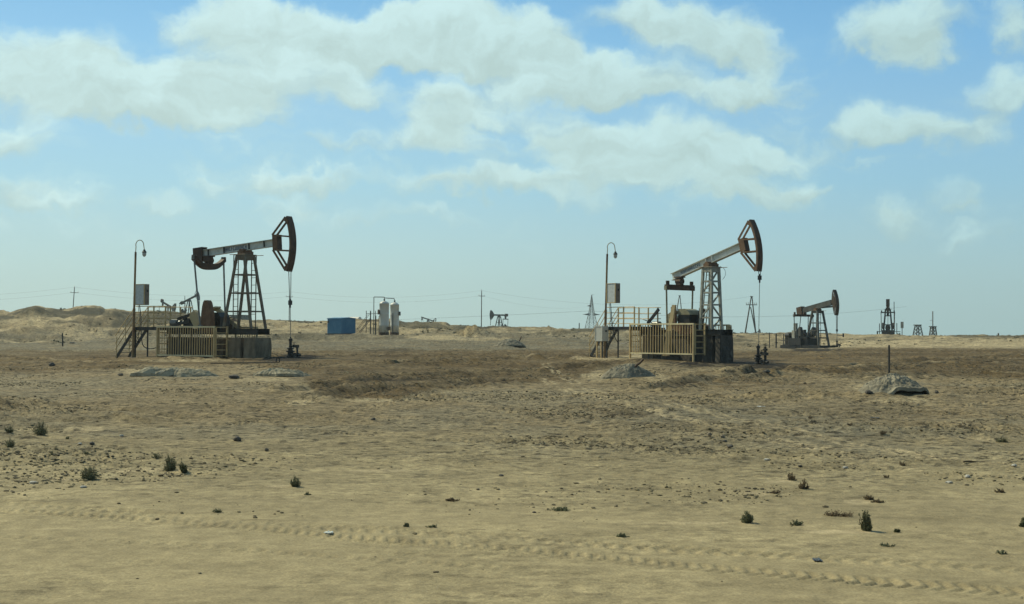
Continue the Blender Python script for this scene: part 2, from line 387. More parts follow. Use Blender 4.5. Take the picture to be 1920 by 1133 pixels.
RUTS = [  # wider worn ruts on the pads: points in px,py at given distance
 ([(-100, 672, 84), (200, 682, 76), (560, 676, 80), (900, 668, 90), (1300, 690, 74)], .35, .07),
 ([(-100, 690, 70), (200, 692, 69), (420, 696, 67)], .3, .06),
 ([(560, 742, 46), (640, 728, 51), (760, 708, 60), (900, 700, 65), (1100, 694, 72)], .3, .09),
 ([(600, 756, 42), (700, 738, 47), (820, 722, 53), (960, 712, 59)], .3, .07),
 ([(1400, 712, 62), (1560, 700, 66), (1700, 688, 73), (1950, 672, 86)], .3, .07),
 ([(1560, 690, 72), (1750, 676, 82), (1950, 664, 96)], .3, .07),
 ([(1600, 718, 58), (1800, 706, 64), (1950, 712, 62)], .3, .06),
 ([(1740, 712, 58), (1950, 722, 55)], .2, .05),
 ([(700, 690, 70), (960, 676, 82), (1100, 668, 92), (1180, 664, 98)], .3, .07),
 ([(1230, 735, 49), (1330, 716, 57), (1420, 704, 62), (1500, 690, 70)], .25, .08),
]
def seg_coords(x, y, pts):
    """signed lateral offset and distance along a polyline"""
    best = np.full(x.shape, 1e9); lat = np.full(x.shape, 1e9); al = np.zeros(x.shape); acc = 0.0
    for (a, b) in zip(pts[:-1], pts[1:]):
        dx, dy = b[0] - a[0], b[1] - a[1]; l = math.hypot(dx, dy)
        t = ((x - a[0]) * dx + (y - a[1]) * dy) / (l * l); tc_ = np.clip(t, 0, 1)
        ex = x - (a[0] + tc_ * dx); ey = y - (a[1] + tc_ * dy); dist = np.hypot(ex, ey)
        m_ = dist < best
        best = np.where(m_, dist, best)
        lat = np.where(m_, np.sign(ex * -dy + ey * dx) * dist, lat)
        al = np.where(m_, acc + tc_ * l, al); acc += l
    return lat, al
def ground(x, y, fine=True, info=None):
    x = np.asarray(x, float); y = np.asarray(y, float)
    d = np.maximum(y, 1.0); u = np.clip(x / d, -3, 3)
    z = rbf(u, d)
    rd = ridge_d(u)
    # crest of the far dunes
    uu = np.clip(u, SKU[0], SKU[-1])
    need = np.interp(uu, SKU, SKZ) - rbf(u, rd * np.ones_like(u))
    far = sst(d, 150, 200)
    z = z + need * np.exp(-(np.log(d / rd) / .07) ** 2)
    pad = np.ones_like(z)
    for (a, b, r) in PADS: pad = pad * (1 - .93 * np.exp(-(((x - a) ** 2 + (y - b) ** 2) / (r * r)) ** 2))
    nearcrest = 1 - .93 * np.exp(-(np.log(d / rd) / .035) ** 2)
    n1 = fbm(x, y * .8, 34, 3, .5); n2 = fbm(x + 50, y + 20, 7.0, 4, .55)
    n3 = fbm(x * .5, y, 1.6, 4, .6)
    side_ = 1 - .75 * sst(u, -.27, -.17) - .13 * sst(u, .05, .2); back_ = 1 - sst(d / rd, 1.0, 1.08)
    dune = sst(d, 110, 190) * (1 - .5 * sst(u, .0, .3))
    z = z + pad * (dune * nearcrest * (1.5 * n1 + .75 * n2) * (.25 + .75 * back_))
    z = z + pad * (.12 * sst(d, 28, 70) * n2 + (.018 + .07 * sst(d, 18, 45)) * n3)
    # hummocks with steep shaded sides on the dunes
    hm = fbm(x * .8 + 11, y * .8 - 31, 5.0, 3, .6)
    z = z + pad * sst(d, 120, 180) * nearcrest * back_ * (.35 + 1.2 * side_) * np.maximum(hm - .06, 0)
    z = z + pad * sst(d, 165, 200) * (.2 + .8 * nearcrest) * back_ * .35 * (.3 + .7 * side_) * (1 - 2.5 * np.abs(fbm(x * .6 - 17, y * .7 + 5, 3.0, 3, .6)))
    for (a, b, r, zf) in FLAT:
        wt = np.exp(-(((x - a) ** 2 + ((y - b) * .5) ** 2) / (r * r)) ** 2); z = z * (1 - wt) + zf * wt
    for (a, b, h, rx, ry) in HEAPS:
        g = np.exp(-((x - a) / rx) ** 2 - ((y - b) / ry) ** 2)
        z = z + h * g * (1 + .7 * fbm(x, y, .9, 3, .6))
    if fine:
        band = np.exp(-((y - 34) / 14.0) ** 2)
        rg = fbm(x * .7 + 5, y * .7, 3.0, 3, .6)
        rough_m = np.clip(.25 + 1.7 * rg + .7 * band, 0, 1.3) * sst(d, 15, 24)
        n4 = fbm(x * .75, y * 1.1, .32, 4, .65)
        z = z + pad * (.010 + .060 * rough_m) * n4
        rdg = 1 - 2.6 * np.abs(fbm(x * .55 + 71, y * .8 + 13, 1.15, 4, .6)); rdg2 = np.maximum(fbm(x * .6 - 40, y * .9, .75, 3, .6), 0)
        mid = sst(y, 20, 34) * (1 - .75 * sst(y, 95, 160)) * np.clip(.35 + 2.2 * fbm(x * .6 + 9, y + 4, 8, 3, .6), .05, 1.2)
        z = z + pad * mid * (.075 * rdg + .17 * rdg2)
        z = z + pad * .012 * fbm(x * .5, y, .14, 2, .6) * (1 - sst(d, 22, 40)) * (.3 + rough_m)
        near = (y < 75)
        if near.any():
            xs, ys = x[near], y[near]; add = np.zeros_like(xs)
            for (pts, hw, lam, dep, sl) in TRACKS:
                y0 = min(p[1] for p in pts) - 1.5; y1 = max(p[1] for p in pts) + 1.5
                k = (ys > y0) & (ys < y1)
                if not k.any(): continue
                lat, al = seg_coords(xs[k], ys[k], pts)
                prof = sst(np.abs(lat), hw * 1.15, hw * .8)
                wob = .6 + .8 * np.clip(fbm(xs[k], ys[k], 1.3, 2) + .3, 0, 1)
                tr = np.sin(2 * math.pi * (al + sl * np.abs(lat)) / lam)
                tr = np.tanh(tr * 2)
                add[k] += prof * wob * dep * (.75 * tr - .25) + wob * dep * .5 * np.exp(-((np.abs(lat) - hw * 1.25) / (.07)) ** 2)
            z[near] += add
    for (pts, hw, dep) in RUTS:
        pw = [P(a, b, d_)[:2] for a, b, d_ in pts]
        y0 = min(p[1] for p in pw) - 3; y1 = max(p[1] for p in pw) + 3
        k = (y > y0) & (y < y1)
        if not k.any(): continue
        lat, al = seg_coords(x[k], y[k], pw)
        lat = lat + .3 * fbm(x[k], y[k], 2.0, 3)
        hw = hw * 2.0; dep = dep * 1.7; e = np.exp(-(lat / hw) ** 2); rim = np.exp(-((np.abs(lat) - hw * 1.7) / (hw * .7)) ** 2)
        zk = z[k]; zk += -dep * e + dep * 1.0 * rim * (1 + 1.2 * fbm(x[k], y[k], .8, 3)); z[k] = zk
    return z
def gz(x, y, fine=False): return float(ground(np.array([x]), np.array([y]), fine)[0])
def on_ground(px, py, fine=True):
    """first point where the line of sight of a photo pixel meets the ground"""
    ds = np.concatenate([np.arange(8, 60, .02), np.arange(60, 400, .25)])
    v = fw + rt * ((px - W0 / 2) / F) + up * ((H0 / 2 - py) / F)
    X = CAM[0] + v[0] / v[1] * ds; Z = CAM[2] + v[2] / v[1] * ds
    g = ground(X, ds, fine)
    k = np.argmax(Z <= g)
    return np.array([X[k], ds[k], g[k]])

rows = [1.0, 3.0, 5.0, 7.0]; d = 8.2
while d < 6000:
    rows.append(d); d += min(d * d / 2900, d * (.0065 if d < 110 else .0095 if d < 400 else .03))
rows = np.array(rows)
inner = np.linspace(-.43, .43, 1130)
outer = .43 + (np.linspace(0, 1, 60)[1:] ** 1.8) * 2.6
us = np.concatenate([-outer[::-1], inner, outer])
Ug, Dg = np.meshgrid(us, rows)
Xg = Ug * Dg; Yg = Dg
Zg = ground(Xg.ravel(), Yg.ravel(), True).reshape(Xg.shape)
nr, nc = Xg.shape
co = np.stack([Xg, Yg, Zg], -1).reshape(-1, 3).astype(np.float32)
# where each ground point lies in the photograph: soils are mapped by place
rel = co - CAM; fz = rel @ fw
PX = W0 / 2 + F * (rel @ rt) / fz; PY = H0 / 2 - F * (rel @ up) / fz
def curve(pts, x): return np.interp(x, [p[0] for p in pts], [p[1] for p in pts])
xg, yg = co[:, 0].astype(float), co[:, 1].astype(float)
nA = fbm(xg, yg, 9, 4, .55); nB = fbm(xg + 90, yg, 2.2, 4, .6); nC = fbm(xg * .4, yg * 1.2 + 33, .6, 4, .6); nD = fbm(xg, yg * 1.0 + 7, .16, 2, .6)
vmid = np.array([.262, .212, .116]); sand = np.array([.385, .322, .185]); grey = np.array([.185, .168, .108]); brown = np.array([.128, .092, .041]); dark = np.array([.030, .023, .013])
col = np.ones((len(co), 3)) * vmid
def blend(colr, target, f): f = np.clip(f, 0, 1)[:, None]; return colr * (1 - f) + target * f
fard = sst(yg, 150, 205)
col = blend(col, np.array([.350, .300, .165]), sst(35 - yg, 0, 16) * .7)                      # smoother, lighter foreground sand
col = blend(col, grey, sst(nA + .7 * nB, -.05, .35) * .55 * (1 - fard) * sst(yg, 16, 30))
greyzone = sst(PX, 1050, 1250) * sst(1800 - PX, 0, 200) * sst(PY, 740, 770) * sst(880 - PY, 0, 60)
col = blend(col, grey, greyzone * .4 * (1 + nB))
col = blend(col, grey * .95, sst(PY, 616, 622) * sst(662 - PY, 0, 6) * sst(1300 - PX, 0, 150) * (.75 + nB) * sst(yg, 90, 110))
# dunes: pale sand with darker patches of crust and painted shade
col = blend(col, sand, fard * sst(nA * .6 + nB * .6 + .10 * np.sin(PX / 60), -.18, .22) * .85)
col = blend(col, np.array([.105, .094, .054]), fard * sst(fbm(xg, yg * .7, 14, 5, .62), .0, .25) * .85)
col = blend(col, sand * 1.02, sst(PX, 1380, 1500) * sst(PY, 630, 636) * sst(654 - PY, 0, 4) * (.65 + .9 * nB))
# brown oily soil of the well pads and the graded road
ups = curve([(-400, 656), (0, 656), (250, 658), (560, 656), (1000, 655), (1100, 655), (1450, 658), (1500, 655), (1640, 652), (1920, 653), (2400, 655)], PX)
los = curve([(-400, 705), (0, 702), (200, 697), (260, 684), (420, 684), (480, 684), (560, 700), (590, 735), (640, 752), (735, 752), (770, 738), (900, 722), (1080, 712), (1120, 690), (1200, 680), (1330, 684), (1430, 694), (1560, 702), (1640, 700), (1760, 704), (1920, 716), (2400, 740)], PX)
wob = 7 * nB + 5 * nC
bm_ = sst(PY - ups - wob * .5, -1.5, 2.5) * sst(los - PY + wob, -3, 5)
lvl = curve([(-400, .4), (150, .8), (400, .8), (640, .95), (900, .85), (1200, .95), (1920, .9)], PX)
streak = fbm(xg * .12, yg * 1.0, 1.6, 4, .6)
bm_ = bm_ * np.clip(lvl + .55 * streak + .35 * nB, 0, 1)
bm_ *= (yg > 30) & (yg < 175)
col = blend(col, brown, bm_)
brk = sst(nB + nC, .1, .5) * sst(PX, 1230, 1260) * sst(1560 - PX, 0, 30) * sst(PY, 690, 700) * sst(740 - PY, 0, 20)
col = blend(col, brown * 1.2, brk * .8)
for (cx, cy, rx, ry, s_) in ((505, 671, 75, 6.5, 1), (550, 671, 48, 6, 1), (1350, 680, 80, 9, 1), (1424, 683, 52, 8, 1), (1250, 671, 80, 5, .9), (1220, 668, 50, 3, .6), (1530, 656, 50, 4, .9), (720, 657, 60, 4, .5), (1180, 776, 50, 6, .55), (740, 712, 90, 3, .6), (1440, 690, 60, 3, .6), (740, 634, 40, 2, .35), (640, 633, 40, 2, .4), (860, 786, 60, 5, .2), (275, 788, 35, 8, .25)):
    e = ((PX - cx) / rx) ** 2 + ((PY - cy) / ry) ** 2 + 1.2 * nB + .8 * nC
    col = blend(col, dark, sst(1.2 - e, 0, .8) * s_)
# blown sand: pale streaks beside shrubs, mounds and tracks
for (cx, cy, rx, ry) in ((240, 884, 55, 3.5), (110, 900, 50, 2.5), (300, 880, 60, 3), (60, 805, 30, 3), (160, 804, 35, 4), (520, 912, 22, 3), (1570, 997, 80, 4), (1300, 981, 130, 2), (1850, 825, 30, 3.5), (1610, 941, 34, 5), (1460, 903, 28, 3), (1420, 925, 30, 3), (1740, 995, 30, 2), (1230, 708, 22, 8), (1240, 668, 80, 5), (1130, 672, 60, 3), (290, 697, 70, 7), (340, 676, 90, 3), (490, 712, 60, 6), (1120, 706, 30, 10), (1640, 726, 60, 6), (1700, 750, 80, 5), (1740, 850, 40, 3), (1560, 840, 60, 2.2), (720, 883, 60, 3), (930, 940, 50, 3), (1230, 768, 20, 5), (700, 750, 50, 4), (560, 756, 25, 5), (820, 632, 60, 5), (900, 636, 60, 3), (30, 640, 60, 3), (1560, 645, 50, 4), (1850, 648, 90, 5), (1680, 646, 60, 3)):
    e = ((PX - cx) / rx) ** 2 + ((PY - cy) / ry) ** 2 + .9 * nB + .7 * nC
    col = blend(col, sand * 1.08, sst(1.25 - e, 0, .7) * .9)
for (pts, hw, dep) in RUTS:
    pw = [P(a, b, d_)[:2] for a, b, d_ in pts]; k = (yg > min(p_[1] for p_ in pw) - 3) & (yg < max(p_[1] for p_ in pw) + 3)
    lat, al = seg_coords(xg[k], yg[k], pw); lat = lat + .3 * fbm(xg[k], yg[k], 2.0, 3)
    f = np.zeros(len(xg)); f[k] = np.exp(-(lat / .6) ** 2) * np.clip(.45 + 2.4 * nB[k], 0, 1); col = blend(col, np.array([.045, .032, .016]), f * .85)  # dark lines: shaded rut sides put into the soil colour
    f = np.zeros(len(xg)); f[k] = np.exp(-((lat - 1.3) / .5) ** 2) * np.clip(.3 + 1.5 * nB[k], 0, 1); col = blend(col, sand * .8, f * .6)
for (pts, hw, lam, dep, sl) in TRACKS[3:5]:
    k = yg < 75; lat, al = seg_coords(xg[k], yg[k], pts)
    f = np.zeros(len(xg)); f[k] = np.exp(-((np.abs(lat) - hw * 1.2) / .08) ** 2) * np.clip(.7 + 1.3 * nB[k], 0, 1); col = blend(col, sand, f)
for (cx, cy, rx, ry) in ((62, 583, 42, 9), (170, 583, 34, 8), (215, 590, 30, 5), (100, 603, 60, 4), (20, 596, 30, 4), (380, 604, 60, 4), (745, 606, 26, 7), (882, 613, 40, 13), (1050, 624, 60, 2), (300, 598, 60, 4)):  # dark crust and the shade of camera-facing dune slopes, painted in
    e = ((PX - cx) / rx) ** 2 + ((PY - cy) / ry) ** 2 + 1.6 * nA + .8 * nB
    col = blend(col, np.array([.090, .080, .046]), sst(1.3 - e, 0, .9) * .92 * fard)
col *= (1 + .28 * nA + .20 * nB + .16 * nC + .22 * nD)[:, None]
col = np.clip(col * np.array([1.01, .975, 1.0]), .012, .6)
me = bpy.data.meshes.new('ground')
me.vertices.add(len(co)); me.vertices.foreach_set('co', co.ravel())
idx = np.arange(nr * nc).reshape(nr, nc)
qd_ = np.stack([idx[:-1, :-1], idx[:-1, 1:], idx[1:, 1:], idx[1:, :-1]], -1).reshape(-1, 4)
me.loops.add(qd_.size); me.loops.foreach_set('vertex_index', qd_.ravel().astype(np.int32))
me.polygons.add(len(qd_)); me.polygons.foreach_set('loop_start', (np.arange(len(qd_)) * 4).astype(np.int32))
me.polygons.foreach_set('loop_total', np.full(len(qd_), 4, np.int32))
me.polygons.foreach_set('use_smooth', np.ones(len(qd_), bool))
me.update()
at = me.color_attributes.new('soil', 'FLOAT_COLOR', 'POINT')
spk = np.clip(.15 + .85 * sst(yg, 14, 26) + .5 * nB, .08, 1)
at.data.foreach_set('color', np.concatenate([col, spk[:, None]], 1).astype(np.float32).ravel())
gm = bpy.data.materials.new('desert_soil'); gm.use_nodes = True
t = gm.node_tree; bs = t.nodes['Principled BSDF']; bs.inputs['Roughness'].default_value = .95; bs.inputs['Specular IOR Level'].default_value = .15
va = t.nodes.new('ShaderNodeVertexColor'); va.layer_name = 'soil'
ge = t.nodes.new('ShaderNodeNewGeometry')
def gnoise(sc, det, ro):
    n = t.nodes.new('ShaderNodeTexNoise'); n.inputs['Scale'].default_value = sc; n.inputs['Detail'].default_value = det; n.inputs['Roughness'].default_value = ro
    t.links.new(ge.outputs['Position'], n.inputs['Vector']); return n
nfa = gnoise(6, 8, .7); nfb = gnoise(.9, 8, .65)
def mapr(o, a, b):
    n = t.nodes.new('ShaderNodeMapRange'); t.links.new(o, n.inputs[0]); n.inputs[1].default_value = .25; n.inputs[2].default_value = .75; n.inputs[3].default_value = a; n.inputs[4].default_value = b; return n.outputs[0]
mm = t.nodes.new('ShaderNodeMath'); mm.operation = 'MULTIPLY'; t.links.new(mapr(nfa.outputs[0], .35, 1.65), mm.inputs[0]); t.links.new(mapr(nfb.outputs[0], .6, 1.4), mm.inputs[1])
nsp = gnoise(3.4, 8, .66)          # dark specks for dirt crumbs and painted clod shade, thickest where the ground is broken
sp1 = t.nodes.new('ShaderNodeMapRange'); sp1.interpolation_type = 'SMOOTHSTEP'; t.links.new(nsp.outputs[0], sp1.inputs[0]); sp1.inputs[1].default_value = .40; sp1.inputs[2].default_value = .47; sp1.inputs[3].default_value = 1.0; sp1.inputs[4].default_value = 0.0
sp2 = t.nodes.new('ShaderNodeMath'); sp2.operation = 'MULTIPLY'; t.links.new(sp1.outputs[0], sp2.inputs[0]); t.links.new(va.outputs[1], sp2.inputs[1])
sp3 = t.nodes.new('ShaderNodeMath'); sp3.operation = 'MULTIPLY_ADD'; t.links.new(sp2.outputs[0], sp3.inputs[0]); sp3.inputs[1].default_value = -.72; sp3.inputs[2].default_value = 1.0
mm2 = t.nodes.new('ShaderNodeMath'); mm2.operation = 'MULTIPLY'
cf = t.nodes.new('ShaderNodeMapRange'); t.links.new(va.outputs[1], cf.inputs[0]); cf.inputs[1].default_value = .1; cf.inputs[2].default_value = .8; cf.inputs[3].default_value = .30; cf.inputs[4].default_value = 1.0
m1 = t.nodes.new('ShaderNodeMath'); m1.operation = 'SUBTRACT'; t.links.new(mm.outputs[0], m1.inputs[0]); m1.inputs[1].default_value = 1.0
m2 = t.nodes.new('ShaderNodeMath'); m2.operation = 'MULTIPLY_ADD'; t.links.new(m1.outputs[0], m2.inputs[0]); t.links.new(cf.outputs[0], m2.inputs[1]); m2.inputs[2].default_value = 1.0
ng = gnoise(38, 5, .7); mg = t.nodes.new('ShaderNodeMath'); mg.operation = 'MULTIPLY'; t.links.new(m2.outputs[0], mg.inputs[0]); t.links.new(mapr(ng.outputs[0], .62, 1.38), mg.inputs[1])
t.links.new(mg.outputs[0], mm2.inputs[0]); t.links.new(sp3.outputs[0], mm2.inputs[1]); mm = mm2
vm = t.nodes.new('ShaderNodeVectorMath'); vm.operation = 'SCALE'; t.links.new(va.outputs[0], vm.inputs[0]); t.links.new(mm.outputs[0], vm.inputs['Scale'])
t.links.new(vm.outputs[0], bs.inputs['Base Color'])
nb2 = gnoise(3.5, 10, .72)
bp = t.nodes.new('ShaderNodeBump'); bp.inputs['Strength'].default_value = .9; bp.inputs['Distance'].default_value = .12
t.links.new(cf.outputs[0], bp.inputs['Strength']); t.links.new(nb2.outputs[0], bp.inputs['Height']); t.links.new(bp.outputs[0], bs.inputs['Normal'])
me.materials.append(gm)
go = bpy.data.objects.new('ground', me); COL.objects.link(go); tag(go, kind='structure')

# ------------------------------------------------------------------ loose clods and far scrub (uncountable)
ICO = np.array([[0, 0, 1], [.894, 0, .447], [.276, .851, .447], [-.724, .526, .447], [-.724, -.526, .447], [.276, -.851, .447], [.724, .526, -.447], [-.276, .851, -.447], [-.894, 0, -.447], [-.276, -.851, -.447], [.724, -.526, -.447], [0, 0, -1]])
ICF = np.array([[0, 1, 2], [0, 2, 3], [0, 3, 4], [0, 4, 5], [0, 5, 1], [1, 6, 2], [2, 7, 3], [3, 8, 4], [4, 9, 5], [5, 10, 1], [2, 6, 7], [3, 7, 8], [4, 8, 9], [5, 9, 10], [1, 10, 6], [6, 11, 7], [7, 11, 8], [8, 11, 9], [9, 11, 10], [10, 11, 6]])
def scatter(name, n, dfun, keep, size, m, seed, flat=.55):
    rs = np.random.RandomState(seed)
    u = rs.uniform(-.5, .5, n * 6); dd = dfun(rs, n * 6); x = u * dd; y = dd
    k = keep(x, y, rs); x, y = x[k][:n], y[k][:n]
    z = ground(x, y, True); s_ = size(x, y, rs)
    V = ICO[None] * (1 + rs.uniform(-.3, .3, (len(x), 12, 1))); 
    ang = rs.uniform(0, 6.28, len(x)); ca, sa = np.cos(ang)[:, None], np.sin(ang)[:, None]
    sx = rs.uniform(.7, 1.5, (len(x), 1)); vx = V[..., 0] * sx; vy = V[..., 1]
    out = np.stack([(vx * ca - vy * sa) * s_[:, None] + x[:, None], (vx * sa + vy * ca) * s_[:, None] + y[:, None], V[..., 2] * s_[:, None] * flat + (z + s_ * flat * .35)[:, None]], -1).reshape(-1, 3)
    Fc = (ICF[None] + (np.arange(len(x)) * 12)[:, None, None]).reshape(-1, 3)
    mh = bpy.data.meshes.new(name); mh.from_pydata(out.tolist(), [], Fc.tolist()); mh.materials.append(m); mh.update()
    o = bpy.data.objects.new(name, mh); COL.objects.link(o); return o
def keepA(x, y, rs):
    rg = fbm(x * .7 + 5, y * .7, 3.0, 3, .6); band = np.exp(-((y - 30) / 11.0) ** 2)
    return rs.rand(len(x)) < np.clip(.02 + 2.2 * (rg - .05) + .22 * band, .006, 1) * (.004 + .98 * sst(y, 14, 23))
M_CLOD = mat('dry_earth_clod', (.24, .20, .11, 1), (.10, .082, .048, 1), .8, .40, .58, .95)
clods = scatter('earth_clods', 26000, lambda rs, n: 11 * (75 / 11) ** rs.rand(n), keepA, lambda x, y, rs: (.004 + .016 * rs.rand(len(x)) ** 3) * (1 + y / 30), M_CLOD, 5)
tag(clods, 'scattered brown clods of dry earth on the sand', 'earth clods', kind='stuff')
def keepB(x, y, rs):
    return (rs.rand(len(x)) < np.clip(.25 + fbm(x, y, 12, 3) * 1.6, .02, 1))
def tuft_scatter(name, n, seed):
    rs = np.random.RandomState(seed); mb_v = []; mb_f = []
    u = rs.uniform(-.5, .5, n * 5); dd = rs.uniform(165, 330, n * 5); x = u * dd; y = dd; k = keepB(x, y, rs)
    for (a, b, r) in PADS: k &= ((x - a) ** 2 + (y - b) ** 2) > (r * .8) ** 2
    x, y = x[k][:n], y[k][:n]; z = ground(x, y, False)
    for i in range(len(x)):
        s_ = rs.uniform(.08, .30) * (1.0 if rs.rand() < .9 else 1.5)
        for j in range(16):
            a = rs.uniform(0, 6.28); rr = s_ * rs.uniform(.2, 1); h = s_ * rs.uniform(.35, .95)
            cx, cy = x[i] + math.cos(a) * rr, y[i] + math.sin(a) * rr; w = s_ * .22
            o = len(mb_v); mb_v += [(cx - w * math.sin(a), cy + w * math.cos(a), z[i] - .05), (cx + w * math.sin(a), cy - w * math.cos(a), z[i] + h * .3), (cx + rr * .4 * math.cos(a), cy + rr * .4 * math.sin(a), z[i] + h)]
            mb_f.append((o, o + 1, o + 2))
    mh = bpy.data.meshes.new(name); mh.from_pydata(mb_v, [], mb_f); mh.materials.append(mat('grey_green_scrub', (.14, .135, .08, 1), (.19, .165, .10, 1), .4, .4, .6, .9)); mh.update()
    o = bpy.data.objects.new(name, mh); COL.objects.link(o); return o
tag(tuft_scatter('desert_scrub', 2600, 9), 'low grey-green scrub tufts dotted over the far dunes', 'scrub', kind='stuff')

# ------------------------------------------------------------------ well site frames
class Frame:
    """local axes of a well: s along the beam towards the well, y away from the camera, z up from the ground"""
    def __init__(s, px, D, theta, flip=False, zg=None):
        s.x, s.y = u_of(px) * D, D
        s.z = gz(s.x, s.y) if zg is None else zg
        s.yaw = -math.atan(u_of(px)) - R(theta) + (math.pi if flip else 0)
    def w(s, a, b, c=0.0):
        ca, sa = math.cos(s.yaw), math.sin(s.yaw)
        return (s.x + a * ca - b * sa, s.y + a * sa + b * ca, s.z + c)
    def root(s, name, a, b, label, cat, group=None, c=None, yaw=0.0):
        x, y, z = s.w(a, b, 0.0)
        if c is None: z = gz(x, y)
        else: z = s.z + c
        o = empty(name, (x, y, z), s.yaw + yaw, label, cat, group)
        o['_dz'] = z - s.z
        return o
def dz(o):
    v = o['_dz']; del o['_dz']; return v

def pumpjack(fr, S, label, group):
    g = S.get
    t = fr.root('pumpjack', 0, 0, label, 'pumpjack', group, c=0.0); dz(t)
    fine = g('fine', True)
    zb, zp = S['base_z'], S['pivot_z']           # skid top, beam centre at the pivot
    Lb, Wb, Lt, Wt = S['tower']                  # bottom and top footprint
    zt = zp - S.get('saddle', .42)
    lw = S.get('leg_w', .13)
    TM = S.get('tower_mat', M_TOWER)
    # skid
    if zb > .3:
        b = MB()
        for y in (-.52, .52):
            b.bb(S['skid'][0], S['skid'][1], y - .1, y + .1, zb - .36, zb - .33); b.bb(S['skid'][0], S['skid'][1], y - .1, y + .1, zb - .03, zb); b.bb(S['skid'][0], S['skid'][1], y - .02, y + .02, zb - .33, zb - .03)
        k = S['skid'][0] + .15
        while k < S['skid'][1]:
            b.bb(k - .06, k + .06, -.5, .5, zb - .33, zb - .04); k += .95
        b.build('skid', M_BLACK, t)
    # tower legs, braces, cap
    cor = []
    for sx in (-1, 1):
        for sy in (-1, 1):
            p = (sx * Lb / 2, sy * Wb / 2, zb); q = (sx * Lt / 2, sy * Wt / 2, zt)
            cor.append((p, q)); MB().bar(p, q, lw, lw, (0, 1, 0)).build('leg', TM, t)
    at_ = lambda i, z: tuple(cor[i][0][k] + (cor[i][1][k] - cor[i][0][k]) * (z - zb) / (zt - zb) for k in range(3))
    for z in S['levels']:
        b = MB()
        for i, j in ((0, 1), (2, 3), (0, 2), (1, 3)): b.bar(at_(i, z), at_(j, z), lw * .62)
        b.build('cross_brace', TM, t)
    if g('diag'):
        b = MB(); lv = [zb] + list(S['levels']) + [zt - .1]
        for k in range(len(lv) - 1):
            for n_, (i, j) in enumerate(((2, 3), (0, 2))[:1 + k % 2]):
                if (k + n_) % 2: i, j = j, i
                b.bar(at_(i, lv[k]), at_(j, lv[k + 1]), lw * .55)
        b.build('diagonal_brace', TM, t)
    b = MB().bb(-Lt / 2 - .12, Lt / 2 + .12, -Wt / 2 - .12, Wt / 2 + .12, zt, zt + .05)
    b.bb(-Lt / 2 - .06, Lt / 2 + .06, -Wt / 2 - .07, -Wt / 2 - .04, zt - .28, zt); b.bb(-Lt / 2 - .06, Lt / 2 + .06, Wt / 2 + .04, Wt / 2 + .07, zt - .28, zt)
    b.bb(Lt / 2 + .04, Lt / 2 + .07, -Wt / 2 - .04, Wt / 2 + .04, zt - .28, zt); b.bb(-Lt / 2 - .07, -Lt / 2 - .04, -Wt / 2 - .04, Wt / 2 + .04, zt - .28, zt)
    b.build('tower_cap', TM, t)
    if fine:
        for (sx, off, sl) in S.get('ladders', ()):
            b = MB(); n = int((zt - zb) / .42)
            for dy in (-.19, .19): b.bar((sx[0], off + dy * sl, zb), (sx[1], off + dy * sl, zt), .045) if sl else b.bar((sx[0] + dy, off, zb), (sx[1] + dy, off, zt), .045)
            for i in range(1, n):
                f = i / n; xx = sx[0] + (sx[1] - sx[0]) * f; zz = zb + (zt - zb) * f
                b.bar((xx, off - .19, zz), (xx, off + .19, zz), .03) if sl else b.bar((xx - .19, off, zz), (xx + .19, off, zz), .03)
            b.build('ladder', TM, t)
        # small maintenance rail stubs beside the saddle
        MB().tube((-.55, -Wt / 2 - .35, zt + .02), (.75, -Wt / 2 - .35, zt + .02), .02).tube((-.55, Wt / 2 + .35, zt + .02), (.75, Wt / 2 + .35, zt + .02), .02).bar((-.2, -Wt / 2 - .37, zt + .01), (-.2, Wt / 2 + .37, zt + .01), .04).build('rail_stub', M_TOWER, t)
    # saddle bearing
    b = MB().prism([(-.26, zt + .05), (.26, zt + .05), (.17, zp - S['beam_h'] / 2 + .1), (-.17, zp - S['beam_h'] / 2 + .1)], .5)
    b.tube((0, -.42, zt + .2), (0, .42, zt + .2), .17, 12)
    for sy in (-.34, .34): b.bb(-.24, .24, sy - .09, sy + .09, zt + .05, zt + .24)
    b.build('saddle_bearing', M_RUST if not g('dark') else M_DARK, t)
    # walking beam (in a frame turned by the tilt)
    ti = R(S['tilt']); ct, st = math.cos(ti), math.sin(ti)
    T = lambda a, y, h: (a * ct - h * st, y, zp + a * st + h * ct)
    rm = Matrix.Rotation(-ti, 3, 'Y')
    bh, bw = S['beam_h'], S['beam_w']; x0, x1 = -S['tail'], S['front']
    def bx(b, a0, a1, y0, y1, h0, h1): return b.box(T((a0 + a1) / 2, (y0 + y1) / 2, (h0 + h1) / 2), (a1 - a0, y1 - y0, h1 - h0), rm)
    b = MB(); tf = .035
    bx(b, x0, x1, -bw / 2, bw / 2, bh / 2 - tf, bh / 2); bx(b, x0, x1, -bw / 2, bw / 2, -bh / 2, -bh / 2 + tf); bx(b, x0, x1, -.02, .02, -bh / 2 + tf, bh / 2 - tf)
    if g('box_web'): 
        for y in (-bw / 2 + .03, bw / 2 - .03): bx(b, x0 + .01, x1 - .01, y - .012, y + .012, -bh / 2 + tf, bh / 2 - tf)
    beam = b.build('walking_beam', S.get('beam_mat', M_GREY), t)
    for a in S.get('stiff', ()):
        bx(MB(), a - .02, a + .02, -bw / 2 + .005, bw / 2 - .005, -bh / 2 + tf, bh / 2 - tf).build('stiffener', S.get('stiff_mat', M_DARK), beam)
